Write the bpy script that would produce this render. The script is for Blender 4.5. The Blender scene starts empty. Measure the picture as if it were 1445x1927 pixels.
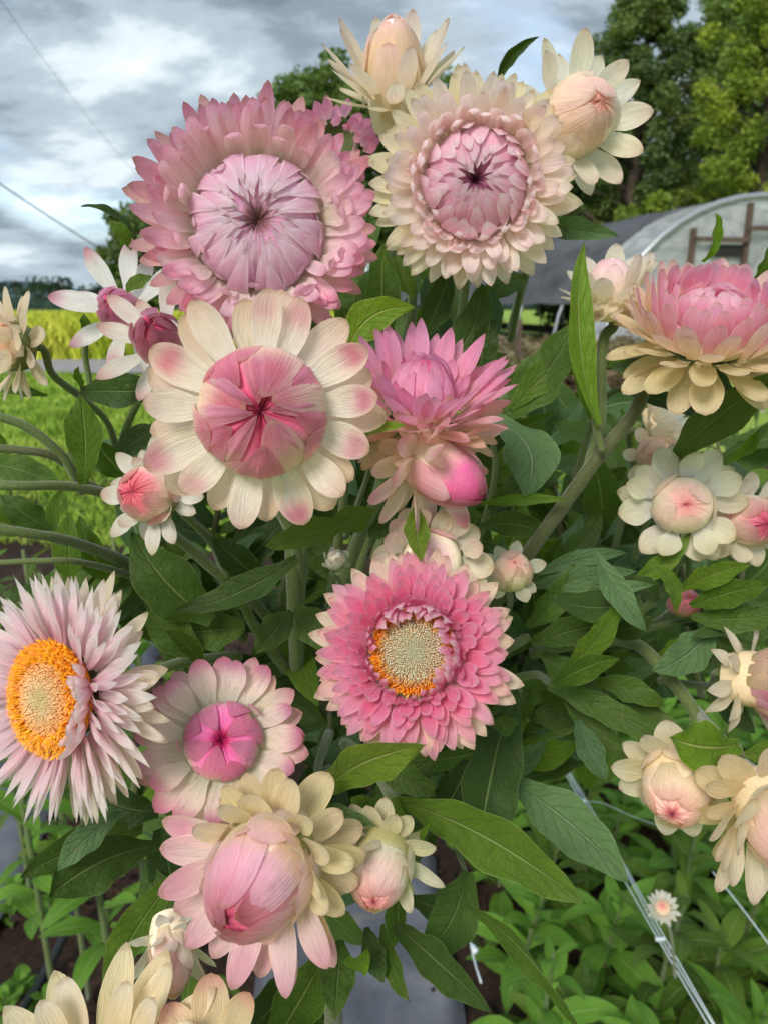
import bpy, math, random
import numpy as np
from mathutils import Vector, Matrix
random.seed(7); rng = np.random.default_rng(7)
R = math.radians
SC = bpy.context.scene
COL = SC.collection

# ------------------------------------------------------------------ camera
F = 1390.0; PITCH = 15.6; CH = 1.10
cam_d = bpy.data.cameras.new('camera'); cam = bpy.data.objects.new('camera', cam_d); COL.objects.link(cam)
cam_d.sensor_fit = 'VERTICAL'; cam_d.sensor_height = 36.0; cam_d.sensor_width = 27.0; cam_d.lens = F/1927*36
cam.location = (0, 0, CH); cam.rotation_euler = (R(90-PITCH), 0, 0)
cam_d.clip_start = 0.01; cam_d.clip_end = 5000
cam_d.dof.use_dof = True; cam_d.dof.focus_distance = 0.205; cam_d.dof.aperture_fstop = 24
SC.camera = cam
CAM = np.array([0, 0, CH]); RT = np.array([1., 0, 0])
FW = np.array([0, math.cos(R(PITCH)), -math.sin(R(PITCH))]); UP = np.array([0, math.sin(R(PITCH)), math.cos(R(PITCH))])
def P(px, py, d): return CAM + RT*((px-722.5)/F*d) + UP*((963.5-py)/F*d) + FW*d
def D(x, y, z): return RT*x + UP*y - FW*z                    # z towards the viewer
def G(px, py, z=0.0):
    r = RT*((px-722.5)/F) + UP*((963.5-py)/F) + FW
    return CAM + r*((z-CH)/r[2])

# ------------------------------------------------------------------ sky + sun
SUN_EL, SUN_AZ = 40, 205          # azimuth measured clockwise from +Y: behind the viewer, a little left
w = bpy.data.worlds.new('World'); SC.world = w; w.use_nodes = True
nt = w.node_tree; nt.nodes.clear()
def N(nt, t, **k):
    n = nt.nodes.new(t)
    for a, b in k.items():
        if a.startswith('i_'): n.inputs[a[2:].replace('_', ' ')].default_value = b
        else: setattr(n, a, b)
    return n
def math_n(nt, op, a, b=None, c=None, clamp=False):
    n = nt.nodes.new('ShaderNodeMath'); n.operation = op; n.use_clamp = clamp
    for i, x in enumerate((a, b, c)):
        if x is None: continue
        if hasattr(x, 'links'): nt.links.new(x, n.inputs[i])
        else: n.inputs[i].default_value = x
    return n.outputs[0]
def mixc(nt, fac, a, b, mode='MIX'):
    n = nt.nodes.new('ShaderNodeMix'); n.data_type = 'RGBA'; n.blend_type = mode
    for s, x in ((n.inputs[0], fac), (n.inputs[6], a), (n.inputs[7], b)):
        if hasattr(x, 'links'): nt.links.new(x, s)
        elif isinstance(x, (int, float)): s.default_value = x
        else: s.default_value = (*x[:3], 1)
    return n.outputs[2]
def ramp(nt, fac, stops, interp='LINEAR'):
    n = nt.nodes.new('ShaderNodeValToRGB'); n.color_ramp.interpolation = interp
    el = n.color_ramp.elements
    while len(el) < len(stops): el.new(0.5)
    for e, (p, c) in zip(el, stops): e.position = p; e.color = (*c[:3], 1)
    nt.links.new(fac, n.inputs[0]); return n.outputs[0]
def S(r, g, b):
    f = lambda c: (c/255/12.92 if c/255 <= .04045 else ((c/255+.055)/1.055)**2.4)
    return np.array([f(r), f(g), f(b)])
g3 = lambda v: (v, v, v)
sky = N(nt, 'ShaderNodeTexSky', sky_type='NISHITA'); sky.sun_disc = False
sky.sun_elevation = R(SUN_EL); sky.sun_rotation = R(SUN_AZ)
tc = N(nt, 'ShaderNodeTexCoord')
sep = N(nt, 'ShaderNodeSeparateXYZ'); nt.links.new(tc.outputs['Generated'], sep.inputs[0])
zz = math_n(nt, 'ADD', math_n(nt, 'MAXIMUM', sep.outputs[2], 0.0), 0.30)
cx = math_n(nt, 'DIVIDE', sep.outputs[0], zz); cy = math_n(nt, 'DIVIDE', sep.outputs[1], zz)
cmb = N(nt, 'ShaderNodeCombineXYZ'); nt.links.new(cx, cmb.inputs[0]); nt.links.new(cy, cmb.inputs[1])
def noise(nt, vec, scale, det=5, rough=.55, dist=0.0, off=None, tp=None):
    if off is not None or tp is not None:
        m = N(nt, 'ShaderNodeMapping')
        if off is not None: m.inputs['Location'].default_value = off
        if tp is not None: m.inputs['Scale'].default_value = tp
        nt.links.new(vec, m.inputs[0]); vec = m.outputs[0]
    n = N(nt, 'ShaderNodeTexNoise'); n.inputs['Scale'].default_value = scale; n.inputs['Detail'].default_value = det
    n.inputs['Roughness'].default_value = rough; n.inputs['Distortion'].default_value = dist
    nt.links.new(vec, n.inputs['Vector']); return n.outputs['Fac']
n1 = noise(nt, cmb.outputs[0], 2.4, 10, .6, .12, off=(5.2, 2.4, 0), tp=(.8, 1.15, 1))
n2 = noise(nt, cmb.outputs[0], .95, 4, .5, .2, off=(7.1, 2.6, 0))
cl = math_n(nt, 'ADD', math_n(nt, 'MULTIPLY', n1, .68), math_n(nt, 'MULTIPLY', n2, .42))
cloud = ramp(nt, cl, [(.41, S(82, 92, 101)*8.3), (.50, S(106, 118, 128)*8.3), (.58, S(136, 148, 157)*8.3), (.66, S(172, 181, 186)*8.3), (.76, S(204, 208, 210)*8.3)], 'EASE')
cov = ramp(nt, noise(nt, cmb.outputs[0], 1.1, 5, .55, .3, off=(1.3, 8.8, 0)), [(.33, g3(.45)), (.5, g3(1.0))])
skyc = mixc(nt, cov, mixc(nt, 1.0, sky.outputs[0], g3(1.3), 'MULTIPLY'), cloud)
bg = N(nt, 'ShaderNodeBackground'); bg.inputs[1].default_value = 0.10
nt.links.new(skyc, bg.inputs[0])
wo = N(nt, 'ShaderNodeOutputWorld'); nt.links.new(bg.outputs[0], wo.inputs[0])
sd = bpy.data.lights.new('sun', 'SUN'); sd.energy = 1.35; sd.angle = R(22); sd.color = (1, .945, .85)
sun = bpy.data.objects.new('sun', sd); COL.objects.link(sun); sun.location = (0, 0, 20)
sv = Vector((math.sin(R(SUN_AZ))*math.cos(R(SUN_EL)), math.cos(R(SUN_AZ))*math.cos(R(SUN_EL)), math.sin(R(SUN_EL))))
sun.rotation_euler = sv.to_track_quat('Z', 'Y').to_euler()
vs = SC.view_settings; vs.view_transform = 'Standard'; vs.look = 'None'; vs.exposure = 1.34; vs.gamma = 1; vs.use_curve_mapping = False

# ------------------------------------------------------------------ materials
def newmat(name):
    m = bpy.data.materials.new(name); m.use_nodes = True; nt = m.node_tree; nt.nodes.clear()
    out = N(nt, 'ShaderNodeOutputMaterial'); return m, nt, out
def bump(nt, h, strength=.3, dist=.001):
    b = N(nt, 'ShaderNodeBump'); b.inputs['Strength'].default_value = strength; b.inputs['Distance'].default_value = dist
    nt.links.new(h, b.inputs['Height']); return b.outputs[0]
def principled(nt, col, rough=.6, normal=None, spec=.5, **k):
    p = N(nt, 'ShaderNodeBsdfPrincipled')
    if hasattr(col, 'links'): nt.links.new(col, p.inputs['Base Color'])
    else: p.inputs['Base Color'].default_value = (*col[:3], 1)
    if hasattr(rough, 'links'): nt.links.new(rough, p.inputs['Roughness'])
    else: p.inputs['Roughness'].default_value = rough
    p.inputs['Specular IOR Level'].default_value = spec
    if normal is not None: nt.links.new(normal, p.inputs['Normal'])
    for a, b in k.items(): p.inputs[a.replace('_', ' ')].default_value = b
    return p
def objrand(nt):
    return N(nt, 'ShaderNodeObjectInfo').outputs['Random']
def petal_material():
    m, nt, out = newmat('papery_petal')
    a = N(nt, 'ShaderNodeAttribute', attribute_name='tint')
    uv = N(nt, 'ShaderNodeUVMap').outputs[0]; tcx = N(nt, 'ShaderNodeTexCoord').outputs['Object']
    r = objrand(nt)
    cmb = N(nt, 'ShaderNodeCombineXYZ'); nt.links.new(r, cmb.inputs[2]); 
    va = N(nt, 'ShaderNodeVectorMath', operation='ADD'); nt.links.new(uv, va.inputs[0]); 
    sc = N(nt, 'ShaderNodeVectorMath', operation='SCALE'); nt.links.new(cmb.outputs[0], sc.inputs[0]); sc.inputs['Scale'].default_value = 40
    nt.links.new(sc.outputs[0], va.inputs[1])
    st = noise(nt, va.outputs[0], 1.0, 3, .6, .1, tp=(2.2, 26, 1))          # fine fibres along the petal
    mo = noise(nt, va.outputs[0], 1.0, 4, .6, .3, tp=(3.5, 3.5, 1))
    hsv = N(nt, 'ShaderNodeHueSaturation'); nt.links.new(a.outputs['Color'], hsv.inputs['Color'])
    nt.links.new(math_n(nt, 'MULTIPLY_ADD', r, .018, .491), hsv.inputs['Hue'])
    nt.links.new(math_n(nt, 'MULTIPLY_ADD', r, .14, .76), hsv.inputs['Saturation'])
    vv = math_n(nt, 'MULTIPLY_ADD', st, .42, math_n(nt, 'MULTIPLY_ADD', mo, .28, .78))
    nt.links.new(vv, hsv.inputs['Value'])
    spk = noise(nt, va.outputs[0], 14, 2, .5)
    c = mixc(nt, math_n(nt, 'MULTIPLY', ramp(nt, spk, [(.70, g3(0)), (.78, g3(1))]), .35), hsv.outputs[0], S(150, 105, 80))
    spu = N(nt, 'ShaderNodeSeparateXYZ'); nt.links.new(uv, spu.inputs[0])
    tipb = ramp(nt, math_n(nt, 'MULTIPLY_ADD', mo, .10, spu.outputs[0]), [(.97, g3(0)), (1.0, g3(.32))])
    c = mixc(nt, tipb, c, S(206, 160, 116))
    b = bump(nt, math_n(nt, 'MULTIPLY_ADD', st, 1.0, math_n(nt, 'MULTIPLY', mo, .9)), .85, .0006)
    p = principled(nt, c, .36, b, .5)
    p.inputs['Sheen Weight'].default_value = .15
    t = N(nt, 'ShaderNodeBsdfTranslucent'); nt.links.new(c, t.inputs[0]); nt.links.new(b, t.inputs['Normal'])
    mx = N(nt, 'ShaderNodeMixShader'); mx.inputs[0].default_value = .52
    nt.links.new(p.outputs[0], mx.inputs[1]); nt.links.new(t.outputs[0], mx.inputs[2]); nt.links.new(mx.outputs[0], out.inputs[0])
    return m
PETAL = petal_material()
def core_material():
    m, nt, out = newmat('flower_core')
    a = N(nt, 'ShaderNodeAttribute', attribute_name='tint'); o = N(nt, 'ShaderNodeTexCoord').outputs['Object']
    n = noise(nt, o, 900, 4, .6)
    hsv = N(nt, 'ShaderNodeHueSaturation'); nt.links.new(a.outputs['Color'], hsv.inputs['Color'])
    nt.links.new(math_n(nt, 'MULTIPLY_ADD', n, .5, .75), hsv.inputs['Value'])
    p = principled(nt, hsv.outputs[0], .55, bump(nt, n, .4, .0004), .35)
    p.inputs['Subsurface Weight'].default_value = .15; p.inputs['Subsurface Scale'].default_value = .003
    nt.links.new(p.outputs[0], out.inputs[0]); return m
CORE = core_material()
def leaf_material(name, c1, c2, vein, rough=.5, trans=.25, back=None, spec=.4):
    m, nt, out = newmat(name)
    uv = N(nt, 'ShaderNodeUVMap').outputs[0]; sp = N(nt, 'ShaderNodeSeparateXYZ'); nt.links.new(uv, sp.inputs[0])
    r = objrand(nt); o = N(nt, 'ShaderNodeTexCoord').outputs['Object']
    va = math_n(nt, 'ABSOLUTE', math_n(nt, 'SUBTRACT', sp.outputs[1], .5))      # 0 at midrib, .5 at margin
    n = noise(nt, o, 110, 4, .6, .2); nf = noise(nt, o, 900, 3, .6)
    fac = math_n(nt, 'ADD', math_n(nt, 'MULTIPLY', n, .75), math_n(nt, 'MULTIPLY_ADD', r, .9, -.35), clamp=True)
    base = mixc(nt, fac, c1, c2)
    hsv = N(nt, 'ShaderNodeHueSaturation'); nt.links.new(base, hsv.inputs['Color']); nt.links.new(math_n(nt, 'MULTIPLY_ADD', nf, .5, .75), hsv.inputs['Value'])
    spt = ramp(nt, noise(nt, o, 420, 2, .5), [(.70, g3(0)), (.76, g3(.6))])
    mid = ramp(nt, va, [(.0, g3(1)), (.018, g3(.8)), (.04, g3(0))])
    s = math_n(nt, 'FRACT', math_n(nt, 'MULTIPLY', math_n(nt, 'MULTIPLY_ADD', va, -.55, math_n(nt, 'MULTIPLY_ADD', n, .28, sp.outputs[0])), 7.0))
    side = ramp(nt, s, [(.0, g3(1)), (.07, g3(0)), (.93, g3(0)), (1.0, g3(1))])
    edge = ramp(nt, va, [(.478, g3(0)), (.497, g3(1))])
    vf = math_n(nt, 'MAXIMUM', math_n(nt, 'MULTIPLY', mid, .75), math_n(nt, 'MAXIMUM', math_n(nt, 'MULTIPLY', side, .04), math_n(nt, 'MULTIPLY', edge, .5)))
    c = mixc(nt, vf, hsv.outputs[0], vein)
    c = mixc(nt, spt, c, S(120, 112, 66))
    h = math_n(nt, 'SUBTRACT', math_n(nt, 'ADD', math_n(nt, 'MULTIPLY', n, 1.2), math_n(nt, 'MULTIPLY', nf, .25)), math_n(nt, 'MULTIPLY_ADD', side, .18, math_n(nt, 'MULTIPLY', mid, .9)))
    b = bump(nt, h, .9, .0012)
    p = principled(nt, c, rough, b, spec); p.inputs['Sheen Weight'].default_value = .05
    t = N(nt, 'ShaderNodeBsdfTranslucent'); nt.links.new(mixc(nt, 1.0, c, (1.9, 1.7, .6), 'MULTIPLY'), t.inputs[0])
    mx = N(nt, 'ShaderNodeMixShader'); mx.inputs[0].default_value = trans
    nt.links.new(p.outputs[0], mx.inputs[1]); nt.links.new(t.outputs[0], mx.inputs[2]); nt.links.new(mx.outputs[0], out.inputs[0])
    return m
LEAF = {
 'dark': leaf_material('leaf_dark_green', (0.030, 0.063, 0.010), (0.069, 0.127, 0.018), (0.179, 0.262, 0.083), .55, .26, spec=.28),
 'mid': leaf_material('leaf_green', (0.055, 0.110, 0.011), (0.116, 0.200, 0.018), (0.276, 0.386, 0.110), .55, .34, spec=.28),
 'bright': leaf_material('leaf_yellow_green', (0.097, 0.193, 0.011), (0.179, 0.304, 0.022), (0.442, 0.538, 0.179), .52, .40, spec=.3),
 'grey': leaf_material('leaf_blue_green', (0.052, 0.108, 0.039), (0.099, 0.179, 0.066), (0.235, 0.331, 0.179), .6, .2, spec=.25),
 'bed': leaf_material('leaf_fresh_green', (0.086, 0.207, 0.019), (0.172, 0.359, 0.041), (0.304, 0.483, 0.138), .55, .38, spec=.28),
}
def stem_material(name, a, b):
    m, nt, out = newmat(name); o = N(nt, 'ShaderNodeTexCoord').outputs['Object']; uv = N(nt, 'ShaderNodeUVMap').outputs[0]
    n = noise(nt, uv, 1, 4, .6, 0, tp=(6, 14, 1)); f = noise(nt, o, 1500, 2, .6)
    c = mixc(nt, ramp(nt, math_n(nt, 'MULTIPLY_ADD', f, .35, math_n(nt, 'MULTIPLY', n, .7)), [(.35, g3(0)), (.68, g3(1))]), a, b)
    p = principled(nt, c, .6, bump(nt, math_n(nt, 'ADD', f, n), .5, .0005), .3); p.inputs['Sheen Weight'].default_value = .3
    nt.links.new(p.outputs[0], out.inputs[0]); return m
STEM = stem_material('stem_green', (.060, .095, .022), (.150, .195, .062))
STEM2 = stem_material('stem_olive', (.042, .052, .016), (.105, .115, .040))
WOOL = stem_material('stem_woolly', (.20, .21, .17), (.38, .39, .33))

# ------------------------------------------------------------------ mesh helpers
def mk(name, verts, faces, mat, parent=None, loc=None, uv=None, tint=None, smooth=True, mesh_only=False):
    me = bpy.data.meshes.new(name)
    me.from_pydata([tuple(map(float, v)) for v in verts] if not isinstance(verts, np.ndarray) else verts.tolist(), [], faces if isinstance(faces, list) else faces.tolist())
    if smooth: me.polygons.foreach_set('use_smooth', np.ones(len(me.polygons), bool))
    li = np.empty(len(me.loops), np.int32); me.loops.foreach_get('vertex_index', li)
    if uv is not None:
        ul = me.uv_layers.new(name='UVMap'); ul.data.foreach_set('uv', np.asarray(uv, np.float32)[li].ravel())
    if tint is not None:
        at = me.color_attributes.new('tint', 'FLOAT_COLOR', 'POINT')
        c = np.ones((len(me.vertices), 4), np.float32); c[:, :3] = tint; at.data.foreach_set('color', c.ravel())
    for m in (mat if isinstance(mat, (list, tuple)) else [mat]):
        if m: me.materials.append(m)
    me.update()
    if mesh_only: return me
    return place(name, me, parent, loc)
def place(name, me, parent=None, loc=None, mat4=None):
    o = bpy.data.objects.new(name, me); COL.objects.link(o)
    if parent is not None: o.parent = parent
    if loc is not None: o.location = loc
    if mat4 is not None: o.matrix_local = mat4
    return o
def thing(name, label, cat, loc, rot=None, group=None):
    o = bpy.data.objects.new(name, None); COL.objects.link(o); o.empty_display_size = .01
    o.location = loc
    if rot is not None: o.rotation_mode = 'QUATERNION'; o.rotation_quaternion = rot
    return tag(o, label, cat, group)
def tag(o, label, cat, group=None):
    o['label'] = label; o['category'] = cat
    if group: o['group'] = group
    return o
def kind(o, k): o['kind'] = k; return o
def grid_faces(nu, nv, off=0, closed=False):
    f = []
    for i in range(nu-1):
        for j in range(nv if closed else nv-1):
            a = i*nv+j; b = i*nv+(j+1) % nv
            f.append((off+a, off+b, off+b+nv, off+a+nv))
    return f
def spline(pts, n):
    pts = np.asarray(pts, float)
    if len(pts) == 2: return np.array([pts[0]*(1-t)+pts[1]*t for t in np.linspace(0, 1, n)])
    q = np.vstack([2*pts[0]-pts[1], pts, 2*pts[-1]-pts[-2]]); out = []
    m = len(pts)-1
    for s in np.linspace(0, m-1e-6, n):
        i = int(s); t = s-i; p0, p1, p2, p3 = q[i:i+4]
        out.append(.5*((2*p1)+(-p0+p2)*t+(2*p0-5*p1+4*p2-p3)*t*t+(-p0+3*p1-3*p2+p3)*t**3))
    return np.array(out)
def tube_data(pts, rad, seg=8, n=None, knobble=0.0):
    pts = np.asarray(pts, float); rad = np.asarray(rad, float) if np.ndim(rad) else np.full(len(pts), rad)
    if n:
        rp = np.column_stack([pts, rad]); q = spline(rp, n); pts = q[:, :3]; rad = q[:, 3]
    T = np.gradient(pts, axis=0); T /= np.linalg.norm(T, axis=1)[:, None]+1e-12
    ref = np.array([.3, .2, .93]) if abs(T[0][2]) < .8 else np.array([1., .1, 0])
    V = []; U = []; nrm = ref
    for i in range(len(pts)):
        a = nrm-T[i]*np.dot(nrm, T[i]); a /= np.linalg.norm(a)+1e-12; nrm = a; b = np.cross(T[i], a)
        for j in range(seg):
            an = 2*math.pi*j/seg; rr = rad[i]*(1+knobble*math.sin(5.1*i+3*j)*.5+knobble*random.uniform(-.5, .5))
            V.append(pts[i]+(a*math.cos(an)+b*math.sin(an))*rr); U.append((i*.6, j/seg))
    V = np.array(V); f = grid_faces(len(pts), seg, 0, True)
    f.append(tuple(range(seg-1, -1, -1))); f.append(tuple(range((len(pts)-1)*seg, len(pts)*seg)))
    return V, f, U
def tube(name, pts, rad, mat, parent=None, seg=8, n=None, knob=0.0):
    V, f, U = tube_data(pts, rad, seg, n, knob)
    off = np.array(parent.location) if parent else V[0].copy()
    return mk(name, V-off, f, mat, parent, None if parent else Vector(off), U)

class Joined:                     # collects geometry for one mesh
    def __init__(s): s.v = []; s.f = []; s.u = []; s.t = []; s.n = 0
    def add(s, V, f, U=None, T=None):
        s.v.append(np.asarray(V, float)); s.f += [tuple(i+s.n for i in q) for q in f]
        s.u.append(np.zeros((len(V), 2)) if U is None else np.asarray(U, float))
        s.t.append(np.ones((len(V), 3)) if T is None else np.broadcast_to(np.asarray(T, float), (len(V), 3)))
        s.n += len(V)
    def build(s, name, mat, parent=None, loc=None, smooth=True):
        return mk(name, np.vstack(s.v), s.f, mat, parent, loc, np.vstack(s.u), np.vstack(s.t), smooth)
def box_data(c, s, rz=0.0, bev=0):
    c = np.array(c, float); h = np.array(s, float)/2
    V = np.array([[x, y, z] for z in (-1, 1) for x, y in ((-1, -1), (1, -1), (1, 1), (-1, 1))])*h
    cr, sr = math.cos(rz), math.sin(rz); V = V @ np.array([[cr, sr, 0], [-sr, cr, 0], [0, 0, 1]])+c
    return V, [(3, 2, 1, 0), (4, 5, 6, 7), (0, 1, 5, 4), (1, 2, 6, 5), (2, 3, 7, 6), (3, 0, 4, 7)]

# ------------------------------------------------------------------ petals
def lerp(a, b, t): return np.asarray(a, float)*(1-t)+np.asarray(b, float)*t
def sstep(a, b, x): t = np.clip((x-a)/(b-a), 0, 1); return t*t*(3-2*t)
def petal_mesh(s, sp, g, rnd, nu=11, nv=7):
    """one petal in the meridian plane; g(key) gives its interpolated value, s = metres per unit"""
    u = 1-(1-np.linspace(0, 1, nu))**1.35; v = np.linspace(-1, 1, nv)
    W = g('W')*rnd.uniform(.9, 1.08)
    if sp.get('dome'):
        Rd, H = g('R'), g('H'); th = np.radians(g('th0')+(g('th1')*rnd.uniform(.96, 1.03)-g('th0'))*u)
        lift = g('lift')+g('tl')*u**3*rnd.uniform(.3, 1.7)+g('sag')*np.sin(np.pi*u)
        r = Rd*np.cos(th); z = H*np.sin(th); nr = np.cos(th)/Rd; nz = np.sin(th)/H; q = np.hypot(nr, nz)
        r = r+lift*nr/q; z = z+lift*nz/q+g('z')
        Re = np.maximum(Rd*(1-np.sin(np.clip(th, 0, 2))**2)+(Rd*Rd/H)*np.sin(np.clip(th, 0, 2))**2, 5)*1.02
    else:
        L = g('L')*rnd.uniform(.92, 1.07); e = g('e')+rnd.uniform(-1, 1)*g('ej')
        us = np.linspace(0, 1, 60); an = np.radians(e+g('c')*us+g('tc')*rnd.uniform(.4, 1.35)*sstep(.66, 1, us))
        rr = np.concatenate([[0], np.cumsum(np.cos(an[:-1]))])*L/60; zzv = np.concatenate([[0], np.cumsum(np.sin(an[:-1]))])*L/60
        r = g('r')+np.interp(u, us, rr); z = g('z')+np.interp(u, us, zzv); Re = None
    um, bw, pp, qq = g('um'), g('bw'), g('p'), g('q')
    x = np.clip((u-um)/(1-um), 0, 1)
    w_ = np.where(u < um, bw+(1-bw)*sstep(0, um, u), np.clip(1-x**pp, 0, 1)**qq)*W/2
    dr = np.gradient(r); dz = np.gradient(z); q = np.hypot(dr, dz)+1e-9; Nr, Nz = -dz/q, dr/q
    X = w_[:, None]*v[None, :]
    if Re is not None:
        off = Re[:, None]-np.sqrt(np.maximum(Re[:, None]**2-X**2, (.15*Re[:, None])**2))+g('roll')*X/max(W, 1)
    else:
        off = g('cup')*X*X/max(W/2, 1)+g('roll')*X/max(W, 1)*2
        off = off+g('wav')*np.sin(u[:, None]*rnd.uniform(5, 9)+rnd.uniform(0, 6)+v[None, :]*1.3)*np.abs(v)[None, :]
    off = off - g('crease')*np.exp(-(v[None, :]/.25)**2)*np.sin(np.pi*np.clip(u, 0, 1))[:, None]
    side = g('bend')*rnd.uniform(-1, 1)*u**2*W*.35
    V = np.stack([r[:, None]+Nr[:, None]*off, X+side[:, None], z[:, None]+Nz[:, None]*off], -1).reshape(-1, 3)*s
    cb, cm, ct = g('cb'), g('cm'), g('ct'); cpos = g('cpos')
    k1 = sstep(0, cpos, u)[:, None, None]; k2 = sstep(cpos, 1, u)[:, None, None]
    C = cb*(1-k1)+cm*k1; C = C*(1-k2)+ct*k2; C = np.repeat(C, nv, 1) if C.shape[1] == 1 else C
    C = np.broadcast_to(C, (nu, nv, 3)).copy()
    bl = sp.get('blotch')
    if bl is not None and rnd.random() < sp.get('bp', .6):
        st = rnd.uniform(.45, 1.0)*sp.get('bs', 1.0); c0 = rnd.uniform(.66, .84)
        k = (st*np.exp(-((u-c0)/sp.get('bw_', .19))**2)[:, None]*np.clip(1.15-np.abs(v-rnd.uniform(-.2, .2))**2.2, 0, 1)[None, :])[..., None]
        C = C*(1-k)+bl*k
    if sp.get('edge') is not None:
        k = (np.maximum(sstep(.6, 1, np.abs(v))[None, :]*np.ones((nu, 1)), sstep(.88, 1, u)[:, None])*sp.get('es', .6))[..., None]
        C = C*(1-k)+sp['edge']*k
    U = np.stack([np.repeat(u[:, None], nv, 1), np.repeat((v[None, :]+1)/2, nu, 0)], -1).reshape(-1, 2)
    return mk('petal', V, grid_faces(nu, nv), PETAL, uv=U, tint=C.reshape(-1, 3), mesh_only=True)
DEF = dict(W=40, L=100, e=10, ej=4, c=15, tc=0, r=50, z=0, um=.55, bw=.45, p=2.0, q=.6, cup=.25, roll=1.5, wav=1.0, crease=.6,
           bend=.35, R=100, H=60, th0=-10, th1=70, lift=2, tl=0, sag=0, cpos=.5)
def seg(n, variants=None, levels=None, az0=0.0, arc=None, jit=5, even=False, **k):
    if n >= 30 and not k.get('dome') and not arc:          # dense heads: more and narrower bracts
        n = int(n*1.28); k['W'] = tuple(x*.86 for x in k['W']) if isinstance(k['W'], tuple) else k['W']*.86
    return dict(n=n, levels=levels or max(2, min(10, n//6+1)), variants=variants or 3, az0=az0, arc=arc, jit=jit, even=even, **k)
GOLD = 137.50776
def add_petals(root, s, segs, seed, nu=11, nv=7):
    rnd = random.Random(seed); kk = 0; az_run = rnd.uniform(0, 360)
    for sp in segs:
        cache = {}; n = sp['n']
        for k in range(n):
            t = k/max(n-1, 1); lv = min(int(t*sp['levels']), sp['levels']-1); key = (lv, rnd.randrange(sp['variants']))
            if key not in cache:
                tl = lv/max(sp['levels']-1, 1)
                def g(name, tl=tl):
                    x = sp.get(name, DEF.get(name))
                    if isinstance(x, tuple): return lerp(x[0], x[1], tl) if np.ndim(x[0]) else x[0]*(1-tl)+x[1]*tl
                    return x
                cache[key] = petal_mesh(s, sp, g, rnd, nu, nv)
            if sp['arc']: az = sp['az0']+sp['arc']*((k*.6180339) % 1)
            elif sp['even']: az = sp['az0']+360*k/n
            else: az_run += GOLD; az = az_run
            az += rnd.uniform(-1, 1)*sp['jit']; kk += 1
            z = sp.get('z', 0); 
            M = Matrix.Rotation(R(az), 4, 'Z') @ Matrix.Rotation(R(rnd.uniform(-2, 2)), 4, 'Y') @ Matrix.Rotation(R(rnd.uniform(-2.5, 2.5) if not sp.get('dome') else 0), 4, 'X')
            sx = rnd.uniform(.97, 1.03)*(rnd.uniform(.8, .93) if rnd.random() < .07 and not sp.get('dome') else 1)
            if not sp.get('dome'): M = M @ Matrix.Rotation(R(rnd.gauss(0, 2.4)), 4, 'X') @ Matrix.Rotation(R(rnd.gauss(0, 1.4)), 4, 'Y')
            M = M @ Matrix.Diagonal((sx, sx*rnd.uniform(.93, 1.05), sx, 1))
            M.translation = Vector((0, 0, rnd.uniform(-1, 1)*.8*s))
            place('petal', cache[key], root, mat4=M)
def core(root, s, Rr, H, tints, hole=0, hole_r=20, wr=0, nk=9, seed=0, z0=0, nu=36, nv=96, name='flower_centre', lo=-35):
    """puckered dome; tints = [(position 0 rim .. 1 pole, colour)]"""
    r_ = np.random.default_rng(seed); th = np.radians(np.linspace(lo, 90, nu)); az = np.linspace(0, 2*np.pi, nv, endpoint=False)
    ph = r_.uniform(0, 6.28, 6); fr = [nk, nk*2-3, nk+4, 3, nk*3+1, 5]; am = [.9, .55, .5, .3, .3, .25]
    wv = sum(a*np.sin(f*az+p+.5*np.sin(2*az+p*3)) for a, f, p in zip(am, fr, ph)); wv = -np.abs(wv)
    r = (Rr*np.cos(th))[:, None]*np.ones(nv); z = (H*np.sin(th))[:, None]*np.ones(nv)+z0
    q = 1-r/Rr; k = wr*(sstep(.03, .5, q))*(np.sin(th)[:, None] > 0)
    tw = wv[None, :]*k; z = z+tw*np.clip(np.sin(th), 0, 1)[:, None]; r = r*(1+.3*tw/Rr)
    z = z-hole*np.exp(-(r/hole_r)**2)
    V = np.stack([r*np.cos(az), r*np.sin(az), z], -1).reshape(-1, 3)*s
    pos = np.clip(np.degrees(th)/90, 0, 1); tp = [t[0] for t in tints]; tcs = np.array([t[1] for t in tints])
    C = np.stack([np.interp(pos, tp, tcs[:, i]) for i in range(3)], -1)[:, None, :]*np.ones((nu, nv, 1))
    dk = np.clip(-wv/2.2, 0, 1)[None, :, None]*.0
    return mk(name, V, grid_faces(nu, nv, 0, True), CORE, root, tint=(C*(1-dk)).reshape(-1, 3))
GREEN_D = S(70, 85, 50)
def base_cup(root, s, r1, z0, z1, rs):
    """green receptacle under the petals, tapering into the stem"""
    prof = [(r1, z0), (r1*.92, z0-(z0-z1)*.35), (r1*.55, z0-(z0-z1)*.75), (rs, z1)]
    nv = 20; V = [(r*math.cos(a)*s, r*math.sin(a)*s, z*s) for r, z in prof for a in np.linspace(0, 2*math.pi, nv, endpoint=False)]
    return mk('receptacle', V, grid_faces(len(prof), nv, 0, True), STEM, root, uv=[(i*.1, i*.05) for i in range(len(V))])
def axis_q(ax, roll=0, at=None):
    f = np.array(at)-CAM; f /= np.linalg.norm(f); r_ = np.cross(f, [0, 0, 1]); r_ /= np.linalg.norm(r_); u_ = np.cross(r_, f)
    a = Vector(r_*ax[0]+u_*ax[1]-f*ax[2]).normalized(); q = a.to_track_quat('Z', 'Y')
    return q @ Matrix.Rotation(R(roll), 3, 'Z').to_quaternion()
FLOW = {}
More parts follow.
